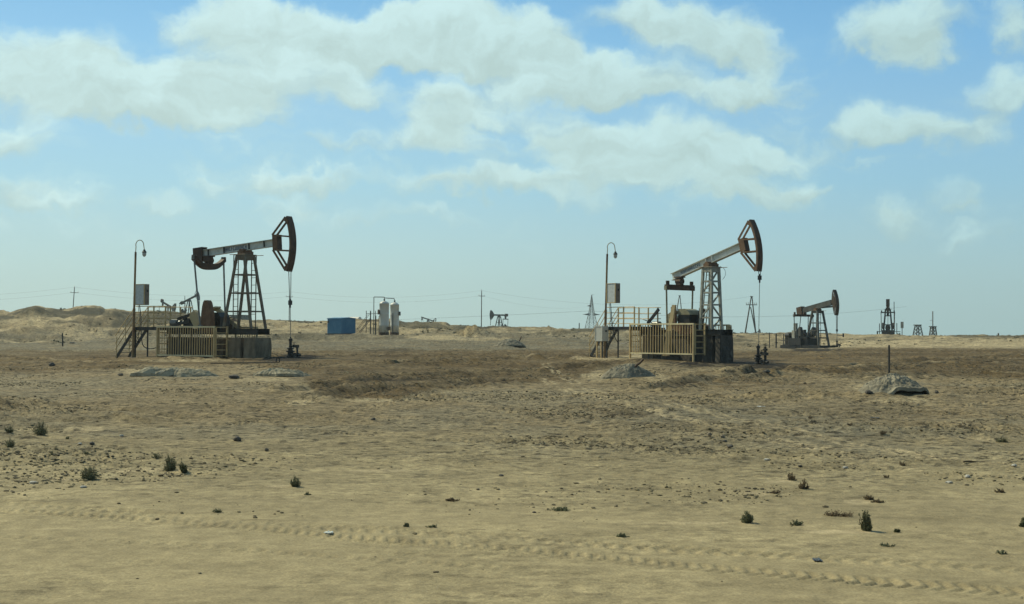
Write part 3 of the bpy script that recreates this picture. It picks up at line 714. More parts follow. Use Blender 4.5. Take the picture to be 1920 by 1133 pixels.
    if g('text'):
        a0, a1, hh, yy = S['text']; rr = random.Random(int(zp * 100)); b = MB(); a = a0; cw = hh * .62
        while a < a1:           # the words cannot be read in the photograph: short blue letter strokes of its size
            ty = rr.randrange(6); z0, z1 = -hh / 2 + .03, hh / 2 + .03; th = cw * .24
            v = lambda x: bx(b, a + x, a + x + th, yy - .004, yy, z0, z1)
            h = lambda z: bx(b, a, a + cw * .8, yy - .004, yy, z - th / 2, z + th / 2)
            v(0)
            if ty in (0, 2, 4): v(cw * .62)
            if ty in (0, 3): h((z0 + z1) / 2)
            if ty in (1, 3, 5): h(z1 - th / 2)
            if ty in (1, 4): h(z0 + th / 2)
            if ty == 5: h((z0 + z1) / 2)
            a += cw * 1.12
        b.build('lettering', M_INK, beam)
    if g('tail_box'):
        b = MB(); a0, a1, h0, h1 = S['tail_box']
        for sy in (-1, 1): bx(b, a0, a1, sy * (bw / 2 + .06) - .03, sy * (bw / 2 + .06) + .03, h0, h1)
        bx(b, a0 - .03, a1 + .03, -bw / 2 - .1, bw / 2 + .1, h1, h1 + .05); bx(b, a0 - .03, a0 + .02, -bw / 2 - .1, bw / 2 + .1, h0, h1)
        bx(b, a0 + .1, a1 + .35, -bw / 2 - .02, bw / 2 + .02, h0 - .05, -bh / 2 - .005)
        b.build('tail_clamp', M_DRUST_SHADE, t)
    # horse head
    hm = S.get('head_mat', M_RUST); ca_, ha, Rr = R(S['head_c']), R(S['head_h']), S['head_r']; hw = S.get('head_w', .22)
    A = lambda ang, r: (r * math.cos(ang), r * math.sin(ang))
    Lc = lambda a, z: (a, z + zp)
    n = 14 if fine else 8
    angs = [ca_ - ha + 2 * ha * i / n for i in range(n + 1)]
    b = MB()
    # arc face plate
    for i in range(n):
        (xa, za), (xb, zb_) = A(angs[i], Rr), A(angs[i + 1], Rr); (xc, zc), (xd, zd) = A(angs[i], Rr - .05), A(angs[i + 1], Rr - .05)
        vs = [(xa, -hw - .03, za + zp), (xb, -hw - .03, zb_ + zp), (xd, -hw - .03, zd + zp), (xc, -hw - .03, zc + zp)]
        vs += [(x, -y, z) for x, y, z in vs]
        b.add(vs, [(0, 1, 2, 3), (7, 6, 5, 4), (0, 4, 5, 1), (2, 6, 7, 3), (1, 5, 6, 2), (0, 3, 7, 4)])
    head = b.build('horsehead', M_DRUST_SHADE if fine and not S.get('solid_head') else hm, t)  # arc face gets a darker material, its shade painted in
    hub_a0, hub_a1 = S['front'] - S.get('hub_back', .12), S['front'] + S.get('hub_len', .42); hh = S.get('hub_h', .42)
    HP = lambda a, h: (T(a, 0, h)[0], T(a, 0, h)[2])
    for sy in (-1, 1):
        b = MB(); y = sy * hw
        def rim(a_, b_, w, t_=.04): b.bar((a_[0], y, a_[1]), (b_[0], y, b_[1]), t_, w, (0, 1, 0)) if False else b.bar((a_[0], y, a_[1]), (b_[0], y, b_[1]), w, t_, (0, 1, 0))
        for i in range(n):
            (xa, za), (xb, zb_) = A(angs[i], Rr - .12), A(angs[i + 1], Rr - .12)
            poly = [A(angs[i], Rr - .05), A(angs[i + 1], Rr - .05), A(angs[i + 1], Rr - .18), A(angs[i], Rr - .18)]
            b.prism([(p[0], p[1] + zp) for p in poly], .035, 'y', y)
        tip = [(p[0], p[1] + zp) for p in (A(angs[-1], Rr - .16), A(angs[0], Rr - .16))]
        if S.get('solid_head'):
            poly = [A(a, Rr - .25) for a in angs]
            poly = [(p[0], p[1] + zp) for p in poly] + [HP(hub_a0 - .1, hh), HP(hub_a0 - .25, 0), HP(hub_a0 - .1, -hh)]
            b.prism(poly, .03, 'y', y)
        else:
            rim(HP(hub_a0, hh), tip[0], .13); rim(HP(hub_a0, -hh), tip[1], .13)
            ang_t = ca_ + ha * .25; 
            ax = lambda h: (Rr - .2) * math.cos(math.asin(max(-.9, min(.9, h / Rr))))
            rim(HP(hub_a0, hh), (A(ca_ + math.asin(hh / Rr), Rr - .2)[0], A(ca_ + math.asin(hh / Rr), Rr - .2)[1] + zp), .09)
            rim(HP(hub_a0, -hh), (A(ca_ - math.asin(hh / Rr), Rr - .2)[0], A(ca_ - math.asin(hh / Rr), Rr - .2)[1] + zp), .09)
            b.prism([HP(hub_a0, hh), HP(hub_a1 - .1, hh), HP(hub_a1 - .1, -hh), HP(hub_a0, -hh)], .035, 'y', y * 1.02)
            for e, q_ in ((0, 1), (1, -1)):
                tp = tip[e]; cx = (A(angs[-1 if e == 0 else 0], Rr)[0]); 
                m1 = A(angs[-1] - .09 if e == 0 else angs[0] + .09, Rr - .2); hp = HP(hub_a0, hh * q_)
                f = .16; m2 = (tp[0] + (hp[0] - tp[0]) * f, tp[1] + (hp[1] - tp[1]) * f)
                b.prism([tp, (m1[0], m1[1] + zp), m2], .03, 'y', y)
        b.build('side_frame', hm, head)
    b = MB()
    bx(b, hub_a1 - .16, hub_a1 - .1, -hw, hw, -hh, hh); bx(b, hub_a0, hub_a1 - .12, -hw - .02, hw + .02, bh / 2 + .01, bh / 2 + .08); bx(b, hub_a0, hub_a1 - .12, -hw - .02, hw + .02, -bh / 2 - .08, -bh / 2 - .01)
    b.build('head_hub', M_DRUST_SHADE if not S.get('solid_head') else hm, head)
    for e in (0, 1):
        a_ = angs[-1] - .01 if e == 0 else angs[0] + .01
        p = A(a_, Rr - .1)
        if fine: MB().box((p[0], 0, p[1] + zp), (.22, 2 * hw, .06), Matrix.Rotation(-a_, 3, 'Y')).build('head_tie', hm, head)
    # equalizer beam, bearing, pitman arms
    es, ez, el_ = S['eq']; style = S.get('eq_style', 'straight'); eh = S.get('eq_h', .2)
    b = MB()
    if style == 'curved':
        N_ = 16; topc = []; bot = []
        for i in range(N_ + 1):
            tt = -1 + 2 * i / N_; y = tt * el_
            rise = .62 * abs(tt) ** 3.2
            topc.append((y, ez + rise + .13 * (1 - abs(tt) ** 4) + .04)); bot.append((y * (1 if abs(tt) < .99 else 1.02), ez - .2 + (.62 * abs(tt) ** 2.6) + (0 if abs(tt) < .99 else -.05)))
        b.prism(topc + bot[::-1], .34, 'x', es)
    else:
        b.bb(es - .15, es + .15, -el_, el_, ez - eh, ez + eh * .7)
        for sy in (-1, 1): b.tube((es, sy * (el_ - .14), ez + .05), (es, sy * (el_ - .14), ez + .38), .12, 10) if fine else None
    b.build('equalizer', M_DRUST_SHADE if not g('dark') else M_DARK, t)
    tz = T(es, 0, -bh / 2)[2]
    b = MB().tube((es - .24, 0, (tz + ez) / 2 + .05), (es + .24, 0, (tz + ez) / 2 + .05), .2, 12)
    b.bb(es - .2, es + .2, -.16, .16, ez + .1, tz + .02); b.bb(es - .32, es + .32, -.2, .2, tz - .05, tz + .03)
    b.build('equalizer_bearing', M_DRUST_SHADE, t)
    tipz = ez + (.5 if style == 'curved' else -.1)
    for i, sy in enumerate((-1, 1)):
        bs_, bz = S['pit'][i]
        b = MB().tube((es, sy * el_ * .97, tipz), (bs_, sy * S['crank_y'], bz), S.get('pit_r', .055), 8)
        if fine: b.box((es, sy * el_ * .97, tipz + .02), (.22, .2, .26)).tube((bs_, sy * (S['crank_y'] - .1), bz), (bs_, sy * (S['crank_y'] + .1), bz), .15, 10)
        b.build('pitman_arm', S.get('pit_mat', M_STEEL), t)
    # gearbox, cranks, counterweights
    gs, gzc = S['gear']; gt = S.get('gear_top', .25)
    b = MB().bb(gs - .55, gs + .5, -.42, .42, zb, gzc + gt).prism([(gs - .55, gzc + gt), (gs + .5, gzc + gt), (gs + .3, gzc + gt + .3), (gs - .35, gzc + gt + .3)], .8)
    b.tube((gs, -.5, gzc), (gs, .5, gzc), .28, 14)
    for y in (-.44, .44): b.bb(gs - .62, gs + .58, y - .03, y + .03, gzc + gt - .05, gzc + gt + .02)
    b.build('gearbox', S.get('gear_mat', M_BLACK), t)
    if g('gear_cover'): MB().prism([(gs - .66, gzc + gt + .05), (gs + .6, gzc + gt + .05), (gs + .45, gzc + gt + .3), (gs + .1, gzc + gt + .42), (gs - .4, gzc + gt + .4), (gs - .62, gzc + gt + .25)], .95).build('gearbox_cover', M_CREAM2, t)
    for ci, (sy, ang, rlen, cwl) in enumerate(S['cranks']):
        a = R(ang); y = sy * (S['crank_y'] - .25)
        b = MB().bar((gs - math.cos(a) * .3, y, gzc - math.sin(a) * .3), (gs + math.cos(a) * rlen, y, gzc + math.sin(a) * rlen), .3, .16, (0, 1, 0))
        b.tube((gs, y - .14 * sy, gzc), (gs, y + .14 * sy, gzc), .24, 12)
        cr = b.build('crank', S.get('crank_mat', M_RUST), t)
        if cwl:
            rmx = Matrix.Rotation(-a, 3, 'Y'); w2, r0, r1 = cwl
            prof = [(r0, -w2), (r0, w2), (r0 + (r1 - r0) * .6, w2 * .88), (r1 - .35, w2 * .66), (r1 - .12, w2 * .48), (r1, w2 * .22), (r1, -w2 * .22), (r1 - .12, -w2 * .48), (r1 - .35, -w2 * .66), (r0 + (r1 - r0) * .6, -w2 * .88)]
            pts = []
            for (aa, hh_) in prof:
                v = rmx @ Vector((aa, 0, hh_)); pts.append((gs + v.x, gzc + v.z))
            MB().prism(pts, .36, 'y', y - sy * .02).build('counterweight', S.get('cw_mat', M_RUST), cr)
    for (name, kind, args, mtl) in S.get('extras', ()):
        b = MB()
        for (k2, *ar) in args: getattr(b, k2)(*ar)
        b.build(name, mtl, t)
    # bridle and polished rod
    hx, hz = A(angs[0], Rr); hz += zp
    cz = S['carrier_z']; lean = S.get('lean', 0); wx = S['well_s']; wz = S['well_top']
    f = (hz - cz) / (hz - wz); cx = (hx + .03) + (wx - hx - .03) * f
    b = MB()
    for y in (-.1, .1): b.tube((hx + .02, y, hz + .1), (cx, y * .35, cz), S.get('wire_r', .022), 6)
    b.build('bridle', M_ROD, t)
    MB().box((cx, 0, cz), (.14, .2, .26)).tube((cx, 0, cz - .3), (cx, 0, cz + .22), .05, 8).build('carrier_bar', M_BLACK, t)
    MB().tube((cx, 0, cz - .1), (wx, 0, wz - .1), S.get('rod_r', .022), 6).build('polished_rod', M_STEEL, t)
    return t
M_CREAM2 = mat('dull_green_cream_paint', (.30, .28, .17, 1), (.20, .18, .11, 1), 3, .42, .62, .6, 0, .2, 12)
M_HEADD = mat('dark_brown_head_paint', (.045, .030, .018, 1), (.10, .055, .03, 1), 2.5, .5, .66, .7)
M_RUST2 = mat('brown_red_oxide', (.19, .095, .05, 1), (.14, .065, .033, 1), 2.4, .42, .62, .7, 0, .2, 10)

def wellhead(fr, s, y, label, big=False):
    t = fr.root('wellhead', s, y, label, 'wellhead', 'wellheads under the pumpjack heads'); dz(t); t.scale = (.84, .84, .84)
    h = 1.22
    MB().lathe((0, 0, 0), [(.26, -.1), (.26, .12), (.2, .14), (.2, .36), (.3, .38), (.3, .46), (.17, .48), (.17, .58), (.25, .6), (.25, .66), (.12, .68), (.12, .8)], 14).build('casing_head', M_BLACK, t)
    MB().lathe((0, 0, 0), [(.1, .8), (.1, 1.12), (.14, 1.14), (.14, 1.3), (.06, 1.34), (.06, 1.42)], 12).build('stuffing_box', M_BLACK, t)
    b = MB().path([(.1, 0, .78), (.85, -.25, .80)], .05, 8).lathe((.42, -.1, .79), [(.11, -.1), (.11, .1)], 10); b.box((.85, -.25, .78), (.2, .2, .2))
    b.build('flow_arm', M_BLACK, t)
    b = MB().path([(.85, -.25, .7), (.95, -.3, .05)], .07, 8).lathe((.92, -.29, .2), [(.16, -.16), (.16, .12)], 10)
    b.path([(.0, 0, .22), (1.3, -.4, .18)], .09, 8).lathe((.55, -.17, .1), [(.2, 0), (.2, .22)], 10)
    b.build('side_pipe', M_BLACK, t)
    b = MB().tube((.42, -.1, .9), (.42, -.1, 1.02), .025, 6)
    for k in range(8):
        a = k * math.pi / 4; b.tube((.42 + .12 * math.cos(a), -.1 + .12 * math.sin(a), 1.02), (.42 + .12 * math.cos(a + .785), -.1 + .12 * math.sin(a + .785), 1.02), .018, 5)
    if big:
        b.tube((.95, -.3, .3), (.95, -.3, 1.25), .09, 8).box((.95, -.3, .75), (.32, .3, .2)).box((.95, -.3, 1.05), (.22, .24, .14)).tube((.95, -.3, 1.2), (.95, -.3, 1.5), .02, 5).bar((.8, -.3, 1.34), (1.1, -.3, 1.34), .03)
    b.build('valve_wheel', M_BLACK, t)
    return t
def block(fr, s0, s1, w, h, label, m, name='concrete_block', y0=0):
    c = (s0 + s1) / 2
    t = fr.root(name, c, y0, label, 'concrete block', 'concrete foundation blocks of the pumpjacks', c=0.0); dz(t)
    rr = random.Random(int(s0 * 77)); a = (s1 - s0) / 2; b_ = MB(); n = 5; vs = []
    lay = []
    for k in range(n + 1):
        z = -.4 + (h + .4) * k / n; j = lambda: rr.uniform(-.018, .018)
        e = .03 if k == n else 0
        lay.append([(-a + e + j(), -w / 2 + e + j(), z), (a - e + j(), -w / 2 + e + j(), z), (a - e + j(), w / 2 - e + j(), z), (-a + e + j(), w / 2 - e + j(), z)])
    for l_ in lay: vs += l_
    fs = [(3, 2, 1, 0)] + [(4 * k + i, 4 * k + (i + 1) % 4, 4 * k + 4 + (i + 1) % 4, 4 * k + 4 + i) for k in range(n) for i in range(4)] + [(4 * n, 4 * n + 1, 4 * n + 2, 4 * n + 3)]
    b_.add(vs, fs).build('block_body', m, t)
    for x in (-a * .5, a * .5): MB().path([(x - .07, -w / 2 + .12, h - .02), (x - .07, -w / 2 + .12, h + .07), (x + .07, -w / 2 + .12, h + .07), (x + .07, -w / 2 + .12, h - .02)], .012, 5).build('lifting_loop', M_DRUST_SHADE, t)
    return t
def guard(fr, s0, s1, y, z0, z1, nb, label, ret=None, far=False, m=None):
    m = m or M_YEL
    t = fr.root('guard_fence', (s0 + s1) / 2, y, label, 'guard fence', 'yellow guard fences round the pumpjacks', c=0.0); dz(t)
    a = (s1 - s0) / 2
    MB().bb(-a, a, -.045, .045, z1 - .09, z1).build('top_rail', M_RAIL_LIT if not far else m, t)
    MB().bb(-a, a, -.045, .045, z0, z0 + .08).build('bottom_rail', M_RAIL_LIT if not far else m, t)
    for x in (-a + .05, a - .05): MB().bb(x - .05, x + .05, -.05, .05, -.15 if not far else z0, z1 - .092).build('post', m, t)
    rr = random.Random(nb)
    for i in range(nb):
        x = -a + .05 + (2 * a - .1) * (i + 1) / (nb + 1); b = rr.uniform(-.012, .012)
        MB().bar((x + b, 0, z0 + .082), (x - b, 0, z1 - .092), .045, .03, (0, 1, 0)).build('bar', m, t)
    if ret:
        for (xe, yl) in ret:
            b = MB(); x = a * xe
            b.bb(x - .045, x + .045, yl - .05, yl + .05, z0 - .02, z1 - .003); b.bb(x - .045, x + .045, .05, .13, z0, z1 - .1)
            for k in range(6):
                z = z0 + .06 + (z1 - z0 - .12) * k / 5; b.bb(x - .03, x + .03, .13, yl - .05, z - .025, z + .025)
            b.build('end_frame', m, t)
    return t
def platform(fr, sa, sb, ya, yb, zd, lab, stair_run=1.7):
    t = fr.root('service_platform', sa, ya, lab, 'service platform', 'stair platforms beside the pumpjacks'); o = dz(t)
    W = yb - ya; Lx = sb - sa; zd = zd - o
    b = MB().bb(0, Lx, 0, W, zd - .03, zd)
    for y in (.04, W - .04): b.bb(0, Lx, y - .04, y + .04, zd - .2, zd - .032)
    for x in (.06, Lx / 2, Lx - .06): b.bb(x - .04, x + .04, .08, W - .08, zd - .16, zd - .033)
    b.build('deck', M_BLACK, t)
    for (x, y) in ((.05, .05), (.05, W - .05), (Lx - .06, W - .05), (Lx - .06, .05)):
        MB().tube((x, y, -.2), (x, y, zd - .2), .05, 8).build('support_post', M_BLACK if x < 1 else M_DARK, t)
    zr = zd + 1.28
    near_p = [.05, 1.7, 2.75]; far_p = [.05, 2.1, 3.0, 3.9]
    for x in near_p[1:]: MB().bb(x - .035, x + .035, .015, .085, zd, zr).build('rail_post', M_YEL, t)
    for x in far_p: MB().bb(min(x, Lx - .04) - .035, min(x, Lx - .04) + .035, W - .085, W - .015, zd, zr - (.0 if x < 2.5 else .05)).build('rail_post', M_YEL, t)
    for k, z in enumerate((zr, zr - .37, zr - .72, zr - 1.07)):
        MB().tube((.05, .05, z), (2.75, .05, z), .027, 6).build('handrail', M_YEL, t)
        if k < 3: MB().tube((.05, W - .05, z - .02), (Lx - .02, W - .05, z - .05), .027, 6).build('handrail', M_YEL, t)
    # stairs go down towards -s
    run = stair_run
    for y in (.05, W - .05): MB().bar((0, y, zd - .08), (-run, y, .0), .05, .2).build('stringer', M_BLACK, t)
    nst = 8
    for i in range(nst):
        f = (i + .6) / nst; MB().bb(-run * f - .12, -run * f + .12, .08, W - .08, (zd - .06) * (1 - f) - .02, (zd - .06) * (1 - f) + .015).build('tread', M_BLACK, t)
    for y in (.03, W - .03):
        b = MB()
        for dz_ in (1.28, .88, .5): b.tube((0, y, zd + dz_ - .02), (-run - .1, y, .0 + dz_ + (.1 if dz_ > 1 else 0)), .024, 6)
        b.tube((-run + .02, y, .0), (-run + .02, y, 1.3), .027, 6).tube((-run * .5, y, zd * .5), (-run * .5, y, zd * .5 + 1.28), .027, 6)
        b.build('stair_rail', M_YEL, t)
    return t, o, zd
def lamp_post(fr, s, y, H, lab, lean=.0, hook=.25):
    t = fr.root('lamp_post', s, y, lab, 'lamp post', 'goose-neck lamp posts at the platforms'); o = dz(t); H -= o
    lx = math.tan(R(lean)) * H
    MB().tube((0, 0, -.2), (lx * .45, 0, H * .42), .085, 10).tube((lx * .45, 0, H * .42), (lx, 0, H - .75), .065, 10).build('pole', M_YELR, t)
    pts = [(lx, 0, H - .75), (lx + .02, 0, H - .4)]
    for k in range(0, 9):
        a = math.pi * (1 - k / 8); pts.append((lx + hook + math.cos(a) * hook, -.0, H - .32 + math.sin(a) * .32))
    pts.append((lx + 2 * hook + .04, 0, H - .62))
    c_, s_ = math.cos(-fr.yaw), math.sin(-fr.yaw)        # hook reaches out towards +X of the world
    pts = [(lx + (p[0] - lx) * c_, (p[0] - lx) * s_, p[2]) for p in pts]
    MB().path(pts, .026, 8).build('arm', M_CREAM, t)
    e = pts[-1]
    hd = MB().lathe((e[0], e[1], e[2] - .36), [(.03, .40), (.07, .38), (.09, .3), (.14, .26), (.15, .2)], 12).build('lamp_head', M_DARK, t)
    MB().lathe((e[0], e[1], e[2] - .36), [(.125, .2), (.13, .1), (.1, .0), (.04, -.06)], 12).build('lamp_glass', M_GLASS, hd)
    return t
M_YELR = mat('rust_streaked_yellow_pole', (.30, .20, .085, 1), (.15, .075, .035, 1), 1.3, .44, .58, .65, 0, .2, 10)
def cabinet(fr, s, y, z0, w, d, h, lab, m=M_PANEL, side=None, door=True):
    t = fr.root('control_cabinet', s, y, lab, 'control cabinet', None, c=0.0); dz(t)
    MB().bb(0, w, 0, d, z0, z0 + h).build('cabinet_body', side or M_PANELB, t)
    MB().bb(.04, w - .05, -.03, -.002, z0 + .04, z0 + h - .04).build('front_panel', m, t)
    b = MB().bb(-.02, .035, -.05, -.002, z0, z0 + h).bb(w - .045, w + .01, -.05, -.002, z0, z0 + h).bb(.037, w - .047, -.05, -.002, z0 - .01, z0 + .036).bb(.037, w - .047, -.05, -.002, z0 + h - .037, z0 + h)
    b.build('door_frame', M_YEL if m is M_PANEL else m, t)
    MB().bb(w + .002, w + .03, d * .45, d * .7, z0 + h * .62, z0 + h * .72).build('latch', M_BLACK, t)
    return t

# ---- left well
FA = Frame(459, 80, 45, zg=float(P(460, 674, 79)[2]))
A_spec = dict(base_z=1.82, pivot_z=6.72, tower=(2.3, 1.22, .6, .8), levels=(2.85, 3.95, 5.05), skid=(-6.2, 1.55), beam_h=.44, beam_w=.26, tail=4.15, front=2.45, tilt=4.4,
    stiff=(-3.1, -1.75, .35, 1.6), stiff_mat=M_DARK, text=(-1.68, .0, .24, -.026), tail_box=(-4.25, -3.5, -.45, .33), head_c=1.2, head_h=24.6, head_r=3.92, head_w=.19, hub_len=.42, hub_back=.05, hub_h=.44,
    eq=(-3.1, 5.62, 1.26), eq_style='curved', pit=((-2.5, 1.9), (-2.85, 2.0)), crank_y=1.2, gear=(-2.15, 2.25), saddle=.5,
    cranks=((-1, 92, .9, (.43, -.7, 1.27)), (1, -35, .8, (.3, .1, .95))), ladders=(((-.15, -.15), -.62, 0), ((.1, .1), .62, 0)),
    carrier_z=3.35, well_s=3.74, well_top=1.22, rod_r=.02, beam_mat=M_GREY,
    extras=(('belt_guard', 0, (('prism', [(-4.05, 2.55), (-3.65, 2.95), (-3.45, 2.8), (-3.15, 2.1), (-3.4, 1.84), (-3.55, 1.84)], .3, 'y', -.55),), M_CREAM),
            ('motor', 0, (('tube', (-6.0, -.3, 2.18), (-5.45, -.3, 2.18), .2, 14), ('tube', (-5.45, -.3, 2.18), (-4.6, -.3, 2.2), .12, 10), ('bb', -5.9, -4.4, -.5, 0, 1.83, 1.98)), M_STEEL),
            ('drive_frame', 0, (('bar', (-5.3, -.45, 2.4), (-3.9, -.35, 2.75), .1, .16), ('bb', -4.75, -3.95, -.5, .1, 1.98, 2.45), ('bar', (-5.6, -.6, 1.95), (-4.1, -.6, 2.25), .05, .12), ('bar', (-5.5, -.6, 1.95), (-4.4, -.5, 2.5), .05)), M_BLACK),
            ('brace_beam', 0, (('bar', (-3.25, .85, 3.05), (-1.3, .85, 1.9), .26, .24), ('bar', (-3.5, .7, 2.95), (-3.0, .7, 3.15), .5, .1)), M_CREAM)))
pumpjack(FA, A_spec, 'tall pumpjack at left with curved brown yoke and open rusty head', 'large pumpjacks near the road')
block(FA, .62, 1.56, 1.36, 1.28, 'grey stained concrete block under the well end of the left pumpjack', M_CONC)
block(FA, -.72, .36, 1.36, 1.28, 'streaked concrete block between the yellow guard and the end block of the left pumpjack', M_CONC)
block(FA, -3.6, -1.1, 1.3, 1.28, 'pale concrete block behind the bars of the left yellow guard', M_CONCB)
block(FA, -6.0, -4.9, 1.3, 1.28, 'concrete block under the motor end of the left pumpjack', M_OILCONC)
guard(FA, -5.72, -.72, -1.72, .14, 1.95, 23, 'low yellow barred guard in front of the left pumpjack', ret=((1, 1.0), (-1, 1.0)))
guard(FA, -2.4, -.5, 1.6, 1.2, 1.95, 8, 'short cream guard seen over the skid behind the left pumpjack tower', far=True, m=M_CREAM)
platform(FA, -8.1, -4.0, -1.44, -.36, 1.9, 'black stair and yellow railed platform at the left pumpjack')
lamp_post(FA, -8.06, -1.56, 7.32, 'rusty yellow goose-neck lamp post beside the left stairs', lean=.9)
cabinet(FA, -7.90, -1.56, 3.26, .84, .36, 1.3, 'grey louvred control cabinet above the left platform rail')
wellhead(FA, 3.74, 0, 'black oily wellhead right of the left concrete blocks')
def cable(fr, pts, name, lab, r=.03):
    t = bpy.data.objects  # catenary-like chain of short tubes through local points
    w = [Vector(fr.w(*p)) for p in pts]; o = w[0]; b = MB(); cs = []
    for i in range(len(w) - 1):
        p0 = w[max(i - 1, 0)]; p1 = w[i]; p2 = w[i + 1]; p3 = w[min(i + 2, len(w) - 1)]
        for k in range(6):
            f = k / 6; cs.append(.5 * ((2 * p1) + (p2 - p0) * f + (2 * p0 - 5 * p1 + 4 * p2 - p3) * f * f + (3 * p1 - p0 - 3 * p2 + p3) * f ** 3) - o)
    cs.append(w[-1] - o); b.path(cs, r, 6)
    return tag(b.build(name, M_BLACK, None, loc=o), lab, 'cable')
cable(FA, [(-7.7, -1.4, 3.25), (-7.55, -1.4, 2.4), (-7.5, -1.4, 1.4), (-7.2, -1.5, .75), (-6.6, -1.5, .55), (-6.0, -1.4, .65)], 'power_cable', 'black cable looping from the left cabinet down to the yellow guard')
cable(FA, [(-7.95, -1.3, 3.25), (-7.75, -1.3, 1.8), (-7.95, -1.5, .8), (-8.1, -1.6, .15), (-7.9, -1.9, .0), (-7.2, -2.0, .0), (-6.9, -2.1, .03)], 'power_cable', 'thin grey cable hanging to the ground under the left platform', .018)

# ---- right well
FB = Frame(1333, 82.5, 45, zg=float(P(1340, 680, 81.5)[2]))
B_spec = dict(base_z=2.02, pivot_z=6.33, tower=(.98, .86, .72, .62), levels=(2.75, 3.55, 4.3, 5.0), diag=True, skid=(-5.9, 1.35), beam_h=.46, beam_w=.34, tail=3.55, front=2.75, tilt=15.6,
    stiff=(-.3, .22), stiff_mat=M_LGREY, text=(-2.75, -.95, .22, -.026), head_c=10.8, head_h=22.8, head_r=4.12, head_w=.175, hub_len=.45, hub_back=.08, hub_h=.4,
    eq=(-2.78, 4.72, 1.18), eq_h=.2, pit=((-2.72, 1.7), (-2.85, 1.7)), crank_y=1.12, gear=(-1.95, 2.1), gear_top=.8, gear_cover=True, saddle=.48, tower_mat=M_TOWER2, leg_w=.15,
    cranks=((-1, -8, 1.1, (.36, .2, 1.35)), (1, -8, 1.1, (.36, .2, 1.35))), cw_mat=M_RUST2, pit_mat=M_CREAM2,
    ladders=(((-.95, -.45), .3, 0),), carrier_z=5.1, well_s=3.98, well_top=1.22, rod_r=.018, beam_mat=M_LGREY,
    extras=(('brake_lever', 0, (('prism', [(-2.05, 3.55), (-1.75, 3.55), (-2.1, 2.0), (-2.35, .35), (-2.95, .35), (-2.6, 1.5)], .12, 'y', -1.3),), M_CREAM),
            ('belt_wheel', 0, (('tube', (-3.35, -.2, 2.7), (-3.35, .0, 2.7), .42, 22), ('tube', (-3.35, -.45, 2.7), (-3.35, .1, 2.7), .12, 10)), M_CREAM2),
            ('side_plate', 0, (('bb', -2.95, -2.55, -.6, -.5, 2.05, 3.45),), M_RUST2),
            ('gear_strap', 0, (('bar', (-1.25, .3, 2.1), (-1.05, .3, 3.35), .28, .3),), M_DRUST_SHADE),
            ('motor', 0, (('tube', (-4.9, -.3, 2.35), (-4.3, -.3, 2.35), .2, 14), ('bb', -5.0, -4.1, -.55, 0, 2.03, 2.14), ('tube', (-5.9, -.5, 2.75), (-4.8, -.5, 2.45), .03, 6)), M_STEEL),
            ('belt_cover', 0, (('bar', (-4.95, -.75, 2.4), (-3.9, -.75, 3.32), .08, .2), ('bar', (-4.95, -.75, 2.4), (-3.7, -.75, 2.15), .06, .12)), M_BLACK)))
pumpjack(FB, B_spec, 'pumpjack right of centre with steep pale beam, straight brown yoke and narrow lattice tower', 'large pumpjacks near the road')
block(FB, .95, 1.36, 1.15, 1.66, 'oil blackened concrete slab at the well end of the right pumpjack', M_OILCONC)
block(FB, -.2, .72, 1.15, 1.66, 'dark streaked concrete block beside the yellow end frame of the right pumpjack', M_OILCONC)
block(FB, -3.6, -1.0, 1.1, 1.64, 'oily concrete block behind the bars of the right yellow guard', M_OILCONC)
block(FB, -5.7, -4.6, 1.1, 1.64, 'concrete block under the motor end of the right pumpjack', M_CONC)
guard(FB, -5.78, .12, -1.55, .46, 2.4, 23, 'tall yellow barred guard in front of the right pumpjack', ret=((1, .92), (-1, .92)))
guard(FB, -2.6, .5, 1.15, 1.75, 2.35, 12, 'short yellow guard rail behind the lattice tower of the right pumpjack', far=True, ret=((1, -.25),))
platform(FB, -8.2, -4.0, -1.5, -.42, 2.2, 'black stair and yellow railed platform at the right pumpjack')
lamp_post(FB, -8.18, -1.62, 7.75, 'rusty yellow goose-neck lamp post beside the right stairs', lean=1.6)
cabinet(FB, -7.95, -1.62, 3.75, .86, .38, 1.3, 'grey louvred control cabinet above the right platform rail')
jb = cabinet(FB, -8.55, -2.1, 1.25, .72, .5, .98, 'small off-white box on legs at the foot of the right stairs', M_WHITEBOX, M_WHITEBOX)
for x in (.08, .64):
    for y in (.06, .44): MB().bb(x - .04, x + .04, y - .04, y + .04, -.15, 1.24).build('leg', M_YEL if x < .3 else M_DARK, jb)
cable(FB, [(-7.75, -1.5, 3.75), (-7.6, -1.5, 2.6), (-7.4, -1.5, 1.75), (-6.9, -1.6, 1.2), (-6.2, -1.6, 1.1), (-5.8, -1.5, 1.25)], 'power_cable', 'black cable sagging from the right platform to the yellow guard')
cable(FB, [(-8.0, -1.4, 3.75), (-7.8, -1.4, 2.2), (-7.85, -1.5, 1.0), (-8.0, -1.7, .3), (-7.7, -1.8, .1), (-7.5, -1.9, .05)], 'power_cable', 'thin cable hanging behind the white box at the right stairs', .02)
cable(FB, [(.35, .4, 5.95), (.75, .4, 5.75), (.85, .4, 5.4), (.6, .4, 5.1)], 'loose_wire', 'loose wire curling from the top of the narrow lattice tower', .012)
wellhead(FB, 3.95, 0, 'squat black wellhead with a second valve post right of the dark blocks', big=True)

